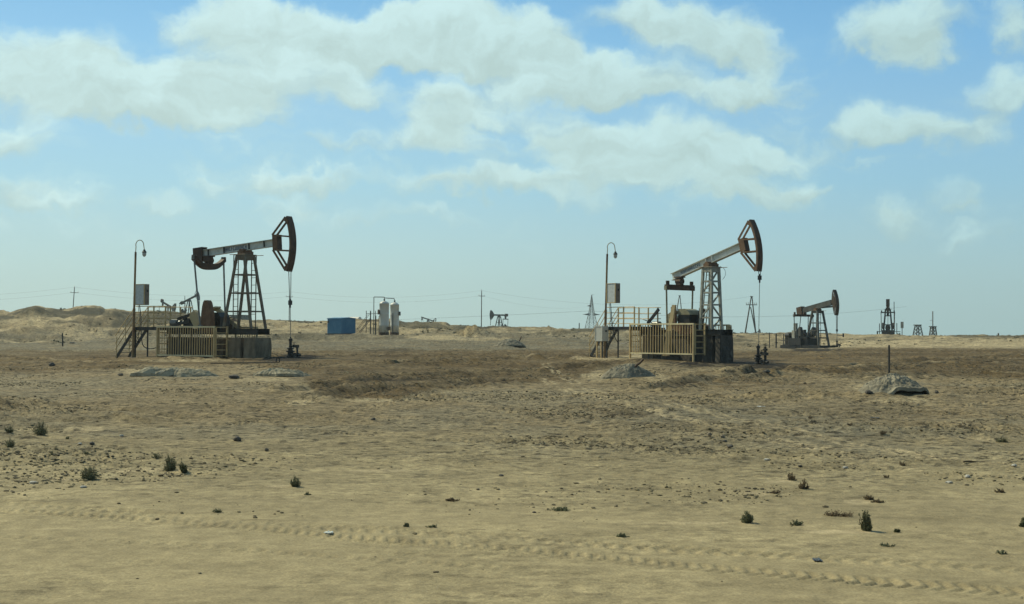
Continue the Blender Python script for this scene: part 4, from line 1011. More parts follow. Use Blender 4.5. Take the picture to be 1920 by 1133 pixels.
# ---- third well, farther right
FC = Frame(1533, 161, 50, zg=float(P(1530, 655.5, 161)[2]))
C_spec = dict(base_z=.45, pivot_z=5.2, tower=(2.3, 1.6, .9, .8), levels=(1.4, 2.3, 3.2), skid=(-4.4, 2.0), beam_h=.62, beam_w=.36, tail=3.3, front=2.6, tilt=9.5, leg_w=.2, box_web=True,
    head_c=7, head_h=25.0, head_r=3.65, head_w=.2, solid_head=True, hub_h=.25, hub_back=-.35, hub_len=.5, head_mat=M_HEADD, eq=(-2.6, 4.15, 1.5), eq_h=.16, pit=((-2.6, 1.0), (-2.3, 1.5)), crank_y=1.3, gear=(-2.2, 1.5), saddle=.55,
    cranks=((-1, 75, 1.0, (.4, .2, 1.25)), (1, 75, 1.0, (.4, .2, 1.25))), tower_mat=M_DARKG, carrier_z=2.3, well_s=3.5, well_top=1.0, beam_mat=M_DARKG, rod_r=.035, wire_r=.04, tail_box=(-3.6, -2.7, -.5, .45), cw_mat=M_DARKG, crank_mat=M_DARK,
    ladders=(((-.2, -.2), .5, 0),), extras=(('motor', 0, (('tube', (-4.6, -.3, 1.0), (-3.9, -.3, 1.0), .3, 12), ('bb', -4.3, -3.3, -.6, .5, .46, 1.6), ('bb', -3.6, -2.9, .3, .7, .46, 2.4)), M_DARK),
      ('guard_frame', 0, (('bar', (-4.8, -1.3, 0), (-4.8, -1.3, 1.9), .08), ('bar', (-3.7, -1.4, 0), (-3.7, -1.4, 2.0), .08), ('bar', (-2.3, -1.5, 0), (-2.3, -1.5, 2.2), .08), ('bar', (-4.8, -1.3, 1.1), (-1.2, -1.5, 1.1), .07), ('bar', (-1.2, -1.5, 0), (-1.2, -1.5, 1.8), .1), ('bb', -4.9, -1.0, -1.35, -1.1, -.1, .5)), M_DARK),
      ('panel_box', 0, (('bb', -3.3, -2.4, -1.25, -1.0, .6, 2.3),), M_TOWER2),
      ('stack_pipe', 0, (('tube', (-4.6, .2, .5), (-4.6, .2, 3.2), .1, 8),), M_TOWER2), ('stack_pipe', 0, (('tube', (-4.2, .2, .5), (-4.2, .2, 3.2), .16, 8),), M_TOWER2),
      ('fence_rail', 0, (('bar', (-7.2, -1.6, .0), (-7.2, -1.6, 2.0), .09), ('bar', (-7.2, -1.6, 1.1), (-4.9, -1.3, 1.1), .07), ('bar', (-7.2, -1.6, 1.9), (-4.9, -1.3, 1.9), .05), ('bar', (-6.0, -1.45, .0), (-6.0, -1.45, 1.9), .08)), M_DARK),
      ('rear_arm', 0, (('tube', (-2.5, -.5, 4.0), (-2.7, -.6, 2.0), .05, 6),), M_DARKG), ('rear_arm', 0, (('tube', (-2.3, .5, 4.0), (-2.5, .6, 2.0), .05, 6),), M_DARKG),
      ('head_strut', 0, (('bar', (.8, 0, 5.05), (3.1, 0, 5.15), .16, .2),), M_DARKG),
      ('ground_skid', 0, (('bb', -5.2, 2.3, -1.5, 1.0, -.1, .5),), M_BLACK), ('engine_block', 0, (('bb', -4.9, -3.5, -1.0, .6, .51, 1.5), ('bb', -3.4, -1.2, -1.6, -1.3, .51, 1.35), ('bb', -1.3, -.5, -1.2, .8, .51, 1.5), ('tube', (-4.4, -1.2, 1.7), (-3.6, -1.2, 1.7), .3, 10)), M_BLACK), ('drain_pipe', 0, (('tube', (3.5, 0, 1.75), (5.3, -.6, 1.7), .06, 6), ('tube', (5.3, -.6, 1.5), (5.3, -.6, 1.95), .1, 6)), M_DARK)))

pumpjack(FC, C_spec, 'dark pumpjack farther right with a solid brown head, alone on the sand', 'pumpjacks farther off')
wellhead(FC, 3.5, 0, 'small dark wellhead of the farther pumpjack at right')

# ------------------------------------------------------------------ far pumpjacks
def far_pump(px, Y, theta, flip, label, **kw):
    zg = kw.pop('zg')
    fr = Frame(px, Y, theta, flip, zg)
    S = dict(fine=False, base_z=.6, pivot_z=5.6, tower=(2.4, 1.6, .6, .7), levels=(3.2,), skid=(-4.5, 1.6), beam_h=.5, beam_w=.4, tail=3.4, front=2.6, tilt=0, leg_w=.22, box_web=True,
             head_c=0, head_h=24, head_r=3.8, head_w=.26, solid_head=True, hub_h=.4, head_mat=M_FAR, eq=(-2.7, 4.3, 1.3), eq_h=.16, pit=((-2.6, 1.5), (-2.6, 1.5)), crank_y=1.2, gear=(-2.2, 1.7), saddle=.5,
             cranks=((-1, 60, .9, (.35, .2, 1.1)), (1, 60, .9, None)), tower_mat=M_FAR, carrier_z=2.6, well_s=3.8, well_top=.8, beam_mat=M_FAR, rod_r=.03, wire_r=.05, cw_mat=M_FAR, crank_mat=M_FAR, gear_mat=M_FAR, pit_mat=M_FAR, dark=True, pit_r=.08)
    S.update(kw); S['head_c'] = S['tilt'] * .85
    return pumpjack(fr, S, label, 'pumpjacks farther off')
M_FAR = mat('sun_bleached_dark_steel', (.11, .105, .09, 1), (.075, .065, .05, 1), 1, .42, .6, .7)
def zat(px, py, Y): return float(P(px, py, Y)[2])
far_pump(355, 400, 40, False, 'small pumpjack with raised head seen over the left platform rail', tilt=22, zg=zat(355, 561, 400) - 5.6, solid_head=False, tail_box=(-3.5, -2.8, -.4, .4))
far_pump(315, 400, 55, False, 'tiny pumpjack with lowered head beside the left cabinet', tilt=-19, zg=zat(315, 572.5, 400) - 5.6, tail_box=(-3.7, -2.9, -.1, .7), eq=(-2.7, 5.3, 1.3))
far_pump(803, 590, 22, False, 'distant pumpjack with head down between white tanks and utility pole', tilt=-17, zg=zat(803, 599, 590) - 5.6, solid_head=False, head_h=22, eq=(-2.9, 5.4, 1.0))
far_pump(936, 430, 40, True, 'distant dark pumpjack facing left with level beam on the skyline', tilt=1, zg=zat(936, 591, 430) - 5.6, tail_box=(-3.5, -2.7, -.4, .4))
far_pump(1416, 800, 30, False, 'faint pumpjack head just right of the forked wooden pole', tilt=14, zg=zat(1416, 624, 800) - 5.6)
FE = Frame(1665, 268, 90, True, float(P(1665, 633.5, 268)[2]))
S = dict(fine=True, base_z=.9, pivot_z=6.3, tower=(2.0, 1.7, .6, .9), levels=(2.6, 4.4), skid=(-4.0, 1.6), beam_h=.6, beam_w=.5, tail=3.3, front=2.6, tilt=-7, leg_w=.3, box_web=True, head_c=-6, head_h=24, head_r=3.8,
    head_w=.2, solid_head=True, hub_h=.5, head_mat=M_DARK, eq=(-2.7, 5.05, 1.35), eq_h=.14, pit=((-2.6, 1.5), (-2.4, 1.5)), crank_y=1.25, gear=(-2.2, 2.0), saddle=.6, cranks=((-1, 60, .9, (.35, .2, 1.1)), (1, 60, .9, (.35, .2, 1.1))),
    tower_mat=M_DARK, carrier_z=2.6, well_s=3.8, well_top=.8, beam_mat=M_DARK, rod_r=.03, dark=True, tail_box=(-3.5, -2.6, -.5, .9), pit_r=.07, cw_mat=M_DARK, crank_mat=M_DARK,
    extras=(('mast', 0, (('bar', (-1.2, -1.2, 0), (-1.2, -1.2, 7.2), .14),), M_DARK), ('front_guard', 0, (('bb', -4.6, -4.4, -1.3, 1.2, 0, 1.5), ('bar', (-4.6, -1.7, 0), (-4.6, -1.7, 2.9), .14), ('bar', (-4.6, 1.6, 0), (-4.6, 1.6, 2.8), .14), ('bar', (-4.6, 2.0, 0), (-4.6, 2.0, 1.3), .25), ('bar', (-4.6, -2.4, 1.2), (-4.6, 2.0, 1.2), .12)), M_DARK)))
pumpjack(FE, S, 'black pumpjack seen end on, upright on the right horizon', 'pumpjacks farther off')
cb_ = FE.root('control_cabinet', -4.6, -2.7, 'small cabinet on a post right of the end-on pumpjack', 'control cabinet', None, c=0.0); dz(cb_)
MB().bb(-.2, .2, -.28, .28, 1.9, 3.15).build('cabinet_body', M_TOWER2, cb_); MB().bar((0, 0, -.3), (0, 0, 1.9), .14).build('post', M_DARK, cb_)

# ------------------------------------------------------------------ container, tanks and pipe rack
def place(name, px, py, Y, yaw, label, cat, group=None, snap=True):
    p = P(px, py, Y); z = gz(p[0], p[1]) if snap else p[2]
    return empty(name, (p[0], p[1], z), yaw, label, cat, group)
c_ = place('container_cabin', 640, 631, 188, R(-46), 'blue metal cabin standing on a low dark skid frame', 'cabin')
LX, LY, HH = 3.35, 2.4, 2.15
z0 = float(P(640, 625.5, 188)[2] - c_.location.z); z1 = float(P(640, 598, 188)[2] - c_.location.z)
b = MB().bb(-LX / 2, LX / 2, -LY / 2, LY / 2, z0, z1)
k = -LX / 2 + .2
while k < LX / 2: b.bb(k - .03, k + .03, -LY / 2 - .03, -LY / 2 - .001, z0 + .1, z1 - .1); k += .3
b.build('cabin_body', M_BLUE, c_)
MB().bb(-LX / 2 - .08, LX / 2 + .08, -LY / 2 - .08, LY / 2 + .08, z1 + .002, z1 + .07).prism([(-LY / 2 - .05, z1 + .072), (LY / 2 + .05, z1 + .072), (0, z1 + .2)], LX + .1, 'x').build('roof', M_BLUE, c_)
b = MB()
for y in (-LY / 2 + .2, LY / 2 - .2): b.bb(-LX / 2 - .7, LX / 2 + .3, y - .08, y + .08, z0 - .18, z0 - .003)
b.build('skid_frame', M_BLACK, c_)
for x in (-1.6, -.8, 0, .8, 1.6):
    for y in (-LY / 2 + .2, LY / 2 - .2): MB().bb(x - .07, x + .07, y - .07, y + .07, -.25, z0 - .183).build('skid_leg', M_DARK, c_)
MB().bb(-1.5, -1.3, -LY / 2 - .13, -LY / 2 - .035, z1 - .6, z1 - .3).build('wall_lamp', M_BLACK, c_)
MB().bb(LX / 2 + .002, LX / 2 + .03, -.5, .4, z0 + .05, z0 + 1.95).build('door', M_BLUE, c_)

def tank(px, py_t, py_b, Y, rad, label):
    t = place('storage_tank', px, py_b, Y, 0, label, 'tank', 'white upright tanks')
    h = float(P(px, py_t, Y)[2] - t.location.z)
    MB().lathe((0, 0, 0), [(rad, .45), (rad, h * .3), (rad + .004, h * .3 + .01), (rad, h * .3 + .02), (rad, h * .62), (rad + .004, h * .62 + .01), (rad, h * .62 + .02), (rad, h - .42), (rad * 1.03, h - .41), (rad * 1.03, h - .36), (rad * .82, h - .2), (rad * .45, h - .06), (rad * .16, h)], 32).build('shell', M_TANK, t, True)
    MB().lathe((0, 0, 0), [(rad * 1.05, -.2), (rad * 1.04, .447)], 24).build('base_skirt', M_DRUST_SHADE, t)
    MB().lathe((0, 0, 0), [(.1, h - .02), (.1, h + .16), (.14, h + .17), (.14, h + .24)], 12).build('top_nozzle', M_DARK, t)
    return t, h
t1, h1 = tank(720, 564.5, 629, 188, .68, 'white upright tank on the left, nearer of the pair')
t2, h2 = tank(739.5, 567, 628, 191.5, .64, 'white upright tank on the right with a dark downpipe')
MB().tube((-.85, -.25, h1 * .68), (-.70, -.2, h1 * .68), .36, 16).build('manhole', M_DRUST_SHADE, t1)
MB().tube((.64, -.1, h2 * .66), (.86, -.1, h2 * .66), .3, 14).build('manhole', M_DARK, t2)
MB().path([(-.2, -.62, h2 * .66), (-.2, -.78, h2 * .6), (-.2, -.78, .4)], .07, 8).build('downpipe', M_BLUEP, t2)
MB().box((.75, -.55, 1.0), (.35, .3, .5)).build('junction_box', M_DRUST_SHADE, t1)
w1 = Vector(t1.location); w2 = Vector(t2.location)
b = MB(); zt = h1 + .42
b.path([(-1.45, -.2, .1), (-1.45, -.2, zt + .12), (0, 0, zt + .12), (0, 0, h1 + .2)], .055, 8)
dv = w2 - w1; b.path([(0, 0, zt), (dv.x - .1, dv.y, zt + .02), (dv.x, dv.y, h2 + dv.z + .22)], .055, 8)
tag(b.build('vent_pipe', M_ROD, None, loc=w1), 'thin dark pipe bridging the tops of both white tanks', 'pipe')
rk = place('pipe_rack', 702, 631, 188, R(-8), 'dark steel rack of posts and steps left of the white tanks', 'pipe rack')
hr = float(P(702, 583, 188)[2] - rk.location.z)
for x, y in ((-1.1, -.4), (-.72, .4), (-.45, -.4), (.0, .4), (.3, -.4), (.55, .4), (.85, -.2)):
    MB().tube((x, y, -.2), (x, y, hr if x < .2 else hr * .8), .05, 6).build('post', M_DARK, rk)
for z in (hr - .4, hr * .62, hr * .3): MB().path([(-1.1, -.4, z), (.3, -.4, z), (.55, .4, z), (-.72, .4, z), (-1.1, -.4, z)], .03, 6).build('cross_rail', M_DARK, rk)
for y in (-.5, .3):
    MB().tube((-2.4, y, 0), (-.75, y, hr * .62), .045, 6).build('stringer', M_DARK, rk); MB().tube((-2.4, y, .9), (-.75, y, hr * .62 + .9), .025, 6).build('handrail', M_DARK, rk)
for k in range(7):
    f = (k + .7) / 7.4; MB().bar((-2.4 + 1.65 * f, -.48, hr * .62 * f), (-2.4 + 1.65 * f, .28, hr * .62 * f), .2, .03).build('tread', M_DARK, rk)
ft = place('far_tank', 668, 600, 330, R(-35), 'pale horizontal tank peeping out behind the blue cabin', 'tank', snap=False)
MB().tube((-1.8, 0, 0), (1.2, 0, 0), .75, 16).tube((1.2, 0, 0), (1.35, 0, 0), .7, 16, .3).build('shell', M_TANK, ft); MB().box((0, 0, -1.5), (2.2, .9, 1.6)).build('saddle', M_DARK, ft)
sh = place('far_shed', 446, 602, 330, R(-20), 'low grey shed seen through the left pumpjack tower', 'shed', snap=False)
MB().bb(-2.3, 2.3, -1.5, 1.5, -1.0, 1.35).build('wall', mat('grey_shed_render', (.24, .23, .19, 1), (.19, .18, .15, 1), 1, .4, .6, .9), sh); MB().bb(-2.4, 2.4, -1.6, 1.6, 1.352, 1.47).build('roof', M_DARKG, sh)
MB().bb(-.4, .4, -1.54, -1.503, -1.0, .9).build('door', M_DARKG, sh)

# ------------------------------------------------------------------ poles, pylons and wires
def pole(px, pt, pb, Y, label, arms=True, lean=0, r=.13, arm=1.1):
    z0 = min(gz(*P(px, pb, Y)[:2]), zat(px, pb, Y)); p = P(px, pb, Y); h = float(P(px, pt, Y)[2]) - z0
    t = empty('utility_pole', (p[0], p[1], z0), 0, label, 'utility pole', 'utility poles of the power line')
    lx = lean * h
    MB().tube((0, 0, 0), (lx, 0, h), r, 8, r * .75).build('pole', M_WOOD, t)
    if arms:
        za = h - 1.45; MB().bar((lx - arm * .7, -arm * .7, za), (lx + arm * .7, arm * .7, za), .12).build('crossarm', M_WOOD, t)
        for s_ in (-.65, 0, .65):
            z = za if s_ else h; MB().lathe((lx + s_ * arm, s_ * arm, z), [(.03, 0), (.03, .15), (.08, .16), (.09, .3), (.04, .34)], 8).build('insulator', M_GLASS, t)
    return t, Vector((p[0] + lx, p[1], z0 + h)), (lx)
p1, q1, _ = pole(135, 538.5, 606, 345, 'slightly leaning utility pole rising behind the left dunes', lean=.055)
p2, q2, _ = pole(542, 547, 612, 372, 'slim utility pole just behind the left pumpjack wires')
p3, q3, _ = pole(902.5, 545, 622, 350, 'tall utility pole right of the dirt heap')
p4, q4, _ = pole(346, 555, 604, 420, 'thin bare pole beside the small pumpjack with raised head', arms=False)
def pylon(px, pt, pb, Y, label):
    p = P(px, pb, Y); z0 = min(gz(p[0], p[1]), p[2]); h = float(P(px, pt, Y)[2]) - z0
    t = empty('lattice_pylon', (p[0], p[1], z0), R(20), label, 'pylon')
    w0 = h * .15
    def cr(f): return w0 * (1 - f / .62) * .72 + w0 * .28 if f < .62 else w0 * .28 * (1 - (f - .62) / .38) + .05
    lv = [0, .14, .27, .38, .47, .55, .62, .70, .78, .86, .93, 1.0]
    for sx, sy in ((-1, -1), (1, -1), (1, 1), (-1, 1)):
        b = MB()
        for a, c2 in zip(lv[:-1], lv[1:]): b.bar((sx * cr(a), sy * cr(a), a * h), (sx * cr(c2), sy * cr(c2), c2 * h), .17)
        b.build('leg', M_PYLON, t)
    b = MB()
    for a, c2 in zip(lv[:-1], lv[1:]):
        k4 = ((-1, -1), (1, -1), (1, 1), (-1, 1))
        for i in range(4):
            u1, u2 = k4[i], k4[(i + 1) % 4]; r1, r2 = cr(a), cr(c2)
            b.bar((u1[0] * r1, u1[1] * r1, a * h), (u2[0] * r2, u2[1] * r2, c2 * h), .085); b.bar((u2[0] * r1, u2[1] * r1, a * h), (u1[0] * r2, u1[1] * r2, c2 * h), .085)
            b.bar((u1[0] * r2, u1[1] * r2, c2 * h), (u2[0] * r2, u2[1] * r2, c2 * h), .08)
    b.build('lattice', M_PYLON, t)
    for f, wl in ((.45, .26), (.68, .13)): 
        for sg in (-1, 1):
            if f > .6 and sg > 0: continue
            MB().prism([(sg * cr(f) * .9, f * h), (sg * wl * h, f * h + .4), (sg * cr(f) * .9, f * h + 1.1)], .5, 'y').build('crossarm', M_PYLON, t)
    MB().bar((0, 0, h), (h * .06, 0, h), .15).build('tip_bracket', M_PYLON, t)
    return t, p, z0, h
pylon(1109, 553, 618, 620, 'tall grey lattice power pylon left of the right stairs')
def aframe(px, pt, pb, Y, label, arm=True):
    p = P(px, pb, Y); z0 = min(gz(p[0], p[1]), p[2]); h = float(P(px, pt, Y)[2]) - z0
    t = empty('forked_pole', (p[0], p[1], z0), 0, label, 'forked pole'); w = h * .125
    MB().tube((-w * 1.35, 0, 0), (-.05, 0, h), .22, 8, .14).build('leg', M_WOOD, t)
    MB().tube((w * .9, 0, 0), (.12, 0, h), .22, 8, .14).build('leg', M_WOOD, t)
    if arm:
        MB().tube((w * .8, -1.5, 0), (-w * .2, -.1, h * .72), .2, 8, .13).build('strut', M_WOOD, t)
        MB().bar((-1.55, 0, h * .78), (1.55, 0, h * .78), .2).build('crossarm', M_WOOD, t)
        for x in (-1.4, -.9, .9, 1.4): MB().lathe((x, 0, h * .78 + .1), [(.05, 0), (.05, .2), (.12, .22), (.1, .5)], 8).build('insulator', M_GLASS, t)
    else:
        MB().bar((-w * .5, 0, h * .62), (w * .42, 0, h * .62), .3).build('crossarm', M_WOOD, t)
    MB().bar((-.4, 0, h - .1), (.4, 0, h - .1), .18).build('top_bracket', M_WOOD, t)
aframe(1409, 555.5, 628, 370, 'forked wooden pole with a crossarm right of the right pumpjack')
aframe(1274, 554, 618, 480, 'forked pole seen between the arms of the right pumpjack yoke', False)
def wire(a, b_, sag, label, r=.013):
    a, b_ = Vector(a), Vector(b_); mb = MB(); pts = []
    for k in range(25):
        f = k / 24; p = a.lerp(b_, f); p.z -= sag * 4 * f * (1 - f); pts.append(p - a)
    mb.path(pts, r, 4); return tag(mb.build('power_line', M_WIRE, None, loc=a), label, 'power line', 'sagging wires of the power line')
L0 = Vector(P(-330, 545, 345)); R0 = Vector(P(1109, 573, 620)); R1 = Vector(P(1109, 583, 620)); R2 = Vector(P(1500, 560, 400))
dn = Vector((0, 0, -1.35))
wire(L0, q1, 1.9, 'upper wire running from the leftmost pole out of the picture'); wire(L0 + dn, q1 + dn, 1.9, 'lower wire running from the leftmost pole out of the picture')
wire(q1, q2, 1.7, 'upper wire from the leftmost pole to the slim pole'); wire(q1 + dn, q2 + dn, 1.7, 'lower wire from the leftmost pole to the slim pole')
wire(q2, q3, 1.7, 'upper wire from the slim pole to the tall pole'); wire(q2 + dn, q3 + dn, 1.7, 'lower wire from the slim pole to the tall pole')
wire(q3, Vector(P(1409, 556, 370)), 3.0, 'upper wire from the tall pole to the forked pole'); wire(q3 + dn, R0, 2.2, 'wire from the tall pole to the lattice pylon')
wire(Vector(P(-300, 612, 640)), R1, 3.0, 'low faint wire from the left to the lattice pylon arm', .04); wire(R1, Vector(P(1700, 575, 700)), 4, 'faint wire from the lattice pylon to the right', .04)

def frame_tower(px, pt, pb, Y, label, mast=0, wtop=.5, wbot=.9):
    p = P(px, pb, Y); z0 = min(gz(p[0], p[1]), p[2]); h = float(P(px, pt, Y)[2]) - z0
    t = empty('steel_trestle', (p[0], p[1], z0), R(15), label, 'steel trestle')
    k4 = ((-1, -1), (1, -1), (1, 1), (-1, 1))
    for a, c2 in k4: MB().bar((a * wbot, c2 * wbot, 0), (a * wtop, c2 * wtop, h), .24).build('leg', M_FAR, t)
    b = MB()
    for k in range(1, 5):
        r0 = wbot + (wtop - wbot) * (k - 1) / 4; r = wbot + (wtop - wbot) * k / 4
        for i in range(4):
            a, c2 = k4[i], k4[(i + 1) % 4]; b.bar((a[0] * r, a[1] * r, h * k / 4 - .03), (c2[0] * r, c2[1] * r, h * k / 4 - .03), .13); b.bar((a[0] * r0, a[1] * r0, h * (k - 1) / 4), (c2[0] * r, c2[1] * r, h * k / 4), .1)
    b.build('bracing', M_FAR, t)
    MB().bb(-wtop - .5, wtop + .3, -wtop - .1, wtop + .1, h, h + .25).build('top_platform', M_DARK, t)
    if mast: MB().tube((-.1, 0, h + .25), (-.1, 0, mast - z0), .16, 8).bar((-.1, 0, h + (mast - z0 - h) * .45), (-1.0, 0, h + (mast - z0 - h) * .42), .1).build('mast', M_PYLON, t)
frame_tower(1721, 610.5, 632, 380, 'short open steel trestle on the right horizon', 0, .55, 1.15)
frame_tower(1749.5, 613.5, 632, 385, 'short steel trestle with a tall thin mast on the right horizon', float(P(1749, 584, 385)[2]), .5, .85)

# ------------------------------------------------------------------ posts and stakes
def stake(px, pt, pb, Y, label, m, r=.06, lean=0.0):
    p = P(px, pb, Y); z = gz(p[0], p[1], True); h = float(P(px, pt, Y)[2]) - z
    o = MB().tube((0, 0, -.15), (lean * h, 0, h), r, 8, r * .9).lathe((lean * h, 0, h), [(r * .9, 0), (r * .6, .02)], 8).build('marker_post', m, None, loc=(p[0], p[1], z))
    tag(o, label, 'post', 'short marker posts'); return o
stake(1667, 648, 705, 52, 'dark rusty post standing behind the grey mound at right', M_DARK, .045)
stake(118, 625, 636, 120, 'short dark stake on the left plain', M_DARK, .07, -.05)
stake(1455, 626, 655, 150, 'thin post left of the dark pumpjack farther right', M_DARK, .07)
stake(1086, 606, 619, 240, 'small post on the ridge left of the lattice pylon', M_DARK, .09)
stake(1872, 625, 634, 262, 'short pale post on the far right ridge', M_WOOD, .16)
stake(1881, 631, 636, 255, 'stubby dark post beside the pale post on the far right ridge', M_DARK, .12, .4)

# ------------------------------------------------------------------ cement-like mounds
def mound(px, pb, Y, wpx, hpx, label, seed, flatt=2.0, cave=None, m=None, asym=0.0, dpt=.75, ev=.14, hv=.10, sink=0.0):
    s_ = Y / F; p = P(px, pb, Y); z = gz(p[0], p[1]); rx = wpx * s_ / 2; ry = rx * dpt; h = hpx * s_
    t = empty('cement_mound', (p[0], p[1], z - sink), 0, label, 'mound', 'grey crusted mounds')
    rs = 4 + seed * 7.3; vs = []; n = 96; mrings = 40
    th = np.linspace(0, 2 * math.pi, n, endpoint=False)
    for k in range(mrings + 1):
        f = k / mrings
        edge = 1 + ev * fbm(np.cos(th) * 1.3 + rs, np.sin(th) * 1.3 + rs, 1.0, 4, .6)
        x = np.cos(th) * f * rx * edge + asym * rx * (1 - f); y = np.sin(th) * f * ry * edge
        prof = (1 - f ** flatt)
        zz = h * prof + hv * h * fbm(x + rs, y, max(rx * .5, .3), 4, .55) * (1 - f ** 4)
        zz = zz + (.035 + h * .05) * fbm(x * 3 + rs, y * 3, .45, 4, .7) * (1 - f ** 6)
        if f > .99: zz = zz - .12
        lift = np.zeros(n)
        if cave is not None:
            c0, c1, ch = cave; ww = sst(th, R(c0) - .25, R(c0) + .1) * sst(-th, -R(c1) - .25, -R(c1) + .1)
            lift = ww * ch * s_ * (f ** 6) * (1 + .3 * fbm(np.cos(th) * 5 + rs, np.sin(th) * 5, 1, 3))
        zz = zz + lift
        for i in range(n): vs.append((x[i], y[i], float(zz[i])))
    fs = [(k * n + i, k * n + (i + 1) % n, (k + 1) * n + (i + 1) % n, (k + 1) * n + i) for k in range(mrings) for i in range(n)]
    o = MB().add(vs, fs).build('crust', m or M_MOUND, t, False)
    if cave is not None:      # crust has thickness: an under-side a little below it, and a dark core in the hollow
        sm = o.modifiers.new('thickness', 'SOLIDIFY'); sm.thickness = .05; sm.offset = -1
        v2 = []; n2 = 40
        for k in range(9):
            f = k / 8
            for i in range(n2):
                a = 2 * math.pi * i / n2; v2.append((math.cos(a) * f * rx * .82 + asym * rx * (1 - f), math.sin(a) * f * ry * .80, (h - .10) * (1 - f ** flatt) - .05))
        MB().add(v2, [(k * n2 + i, k * n2 + (i + 1) % n2, (k + 1) * n2 + (i + 1) % n2, (k + 1) * n2 + i) for k in range(8) for i in range(n2)]).build('dark_core', M_MOUNDU, t)
    return t
mound(1674, 738, 44.5, 142, 37, 'grey cement-crusted mound with a dark hollow under its edge, right foreground', 1, 2.0, (262, 326, 15), asym=-.05, dpt=.8)
mound(330, 698, 61, 150, 17, 'long flat grey crusted slab in front of the left yellow guard', 2, 4.0, (200, 245, 7), m=M_SLAB, dpt=.5, ev=.5, hv=.5, sink=.07, asym=.12)
mound(528, 704, 60, 116, 14, 'flat pale crusted slab below the left wellhead', 3, 4.0, (205, 300, 8), m=M_SLAB, dpt=.5, ev=.5, hv=.45, sink=.07, asym=-.25)
mound(1180, 706, 58, 104, 25, 'grey mound with a stick on top in front of the right stairs', 4, 1.9, None, dpt=.6)
mound(956, 654, 119, 62, 13, 'low grey mound in mid distance right of the dirt heap', 5, 2.2, (240, 320, 3), dpt=.6)
def stick(px0, py0, px1, py1, Y, label, r=.03, m=None, name='stick', cat='stick'):
    a = Vector(P(px0, py0, Y)); b_ = Vector(P(px1, py1, Y)); v = b_ - a
    mb = MB(); pts = [Vector((0, 0, 0)), v * .35 + Vector((0, .02, r * .6)), v * .7 + Vector((0, -.02, -r * .3)), v]
    mb.path(pts, r, 7); return tag(mb.build(name, m or M_DRUST_SHADE, None, loc=a), label, cat)
stick(1188, 692, 1206, 674, 57.8, 'dark stick leaning out of the mound before the right stairs', .05)
stick(972, 645, 977.5, 631, 119, 'thin bent twig standing on the low grey mid-distance mound', .05)
g1 = on_ground(1592, 739); g2 = on_ground(1617, 733)

# ------------------------------------------------------------------ stones and scraps
def stone(px, py, w, h, m, label, seed, name='stone', cat='stone', flat=1.0, group='loose stones'):
    g = on_ground(px, py); s_ = g[1] / F; rr = random.Random(seed)
    import bmesh
    bm = bmesh.new(); bmesh.ops.create_icosphere(bm, subdivisions=2, radius=1)
    for v in bm.verts:
        k = 1 + rr.uniform(-.16, .16); v.co *= k
        v.co.x *= w * s_ / 2; v.co.y *= w * s_ / 2 * .8; v.co.z *= h * s_ / 2 * 1.15 * flat
        if v.co.z < 0: v.co.z *= .5
    mh = bpy.data.meshes.new(name); bm.to_mesh(mh); bm.free(); mh.materials.append(m)
    o = bpy.data.objects.new(name, mh); COL.objects.link(o); o.location = (g[0], g[1], g[2] + h * s_ * .2); o.rotation_euler = (0, 0, rr.uniform(0, 3))
    return tag(o, label, cat, group)
ST = [(62, 907, 16, 6, M_PALE, 'white flat stone left of the shrub at the lower left'), (156, 915, 15, 5, M_PALE, 'pale flat stone just below the round shrub at lower left'),
 (150, 834, 10, 4, M_PALE, 'small white stone right of the two leftmost shrubs'), (172, 834, 12, 7, M_ROCK, 'dark lump beside the small white stone at left'),
 (228, 819, 9, 5, M_PALE, 'little pale stone between the left shrubs and the black rock'), (445, 827, 17, 11, M_ROCK, 'black rounded rock alone on the sand left of centre'),
 (97, 687, 14, 10, M_ROCK, 'dark rock left of the long flat slab') , (226, 705, 12, 6, M_ROCK, 'dark stone on the sand edge below the left slab'),
 (439, 709, 22, 9, M_ROCK, 'dark boulder between the two flat slabs'), (1330, 817, 12, 8, M_BROCK, 'brown angular stone at the tip of the pale track'),
 (1355, 821, 11, 7, M_BROCK, 'second brown stone beside the angular one by the pale track'), (1369, 839, 16, 7, M_ROCK, 'flat dark stone below the two brown stones'),
 (1359, 829, 9, 5, M_ROCK, 'small dark stone between the brown stones and the flat one'), (1438, 864, 14, 5, M_PALE, 'pale flat stone below the dark flat stone'),
 (1500, 875, 9, 4, M_ROCK, 'tiny black stone left of the white pebble patch'), (1585, 879, 12, 6, M_PALE, 'white stone in the middle of the right foreground'),
 (1814, 897, 12, 8, M_PALE, 'bright cream stone at far right'), (1779, 906, 16, 5, M_PALE, 'dull flat stone left of the bright cream stone'), (1902, 875, 11, 6, M_PALE, 'pale stone near the right edge of the picture'),
 (1681, 741, 16, 8, M_ROCK, 'dark stone at the foot of the hollowed mound') if False else (1629, 738, 16, 8, M_ROCK, 'dark stone at the left foot of the hollowed mound'), (1756, 738, 8, 7, M_ROCK, 'dark stone right of the hollowed mound'),
 (1437, 700, 14, 8, M_ROCK, 'dark rock below the right wellhead'), (500, 846, 8, 7, M_ROCK, 'small black stone right of the black rounded rock'), (700, 788, 10, 6, M_ROCK, 'dark stone near the churned tyre marks'),
 (940, 893, 12, 5, M_ROCK, 'flat dark stone in the middle foreground'), (1002, 962, 8, 4, M_ROCK, 'tiny dark stone left of the sprawling plant')]
for i, a in enumerate(ST): stone(a[0], a[1], a[2], a[3], a[4], a[5], i + 1)
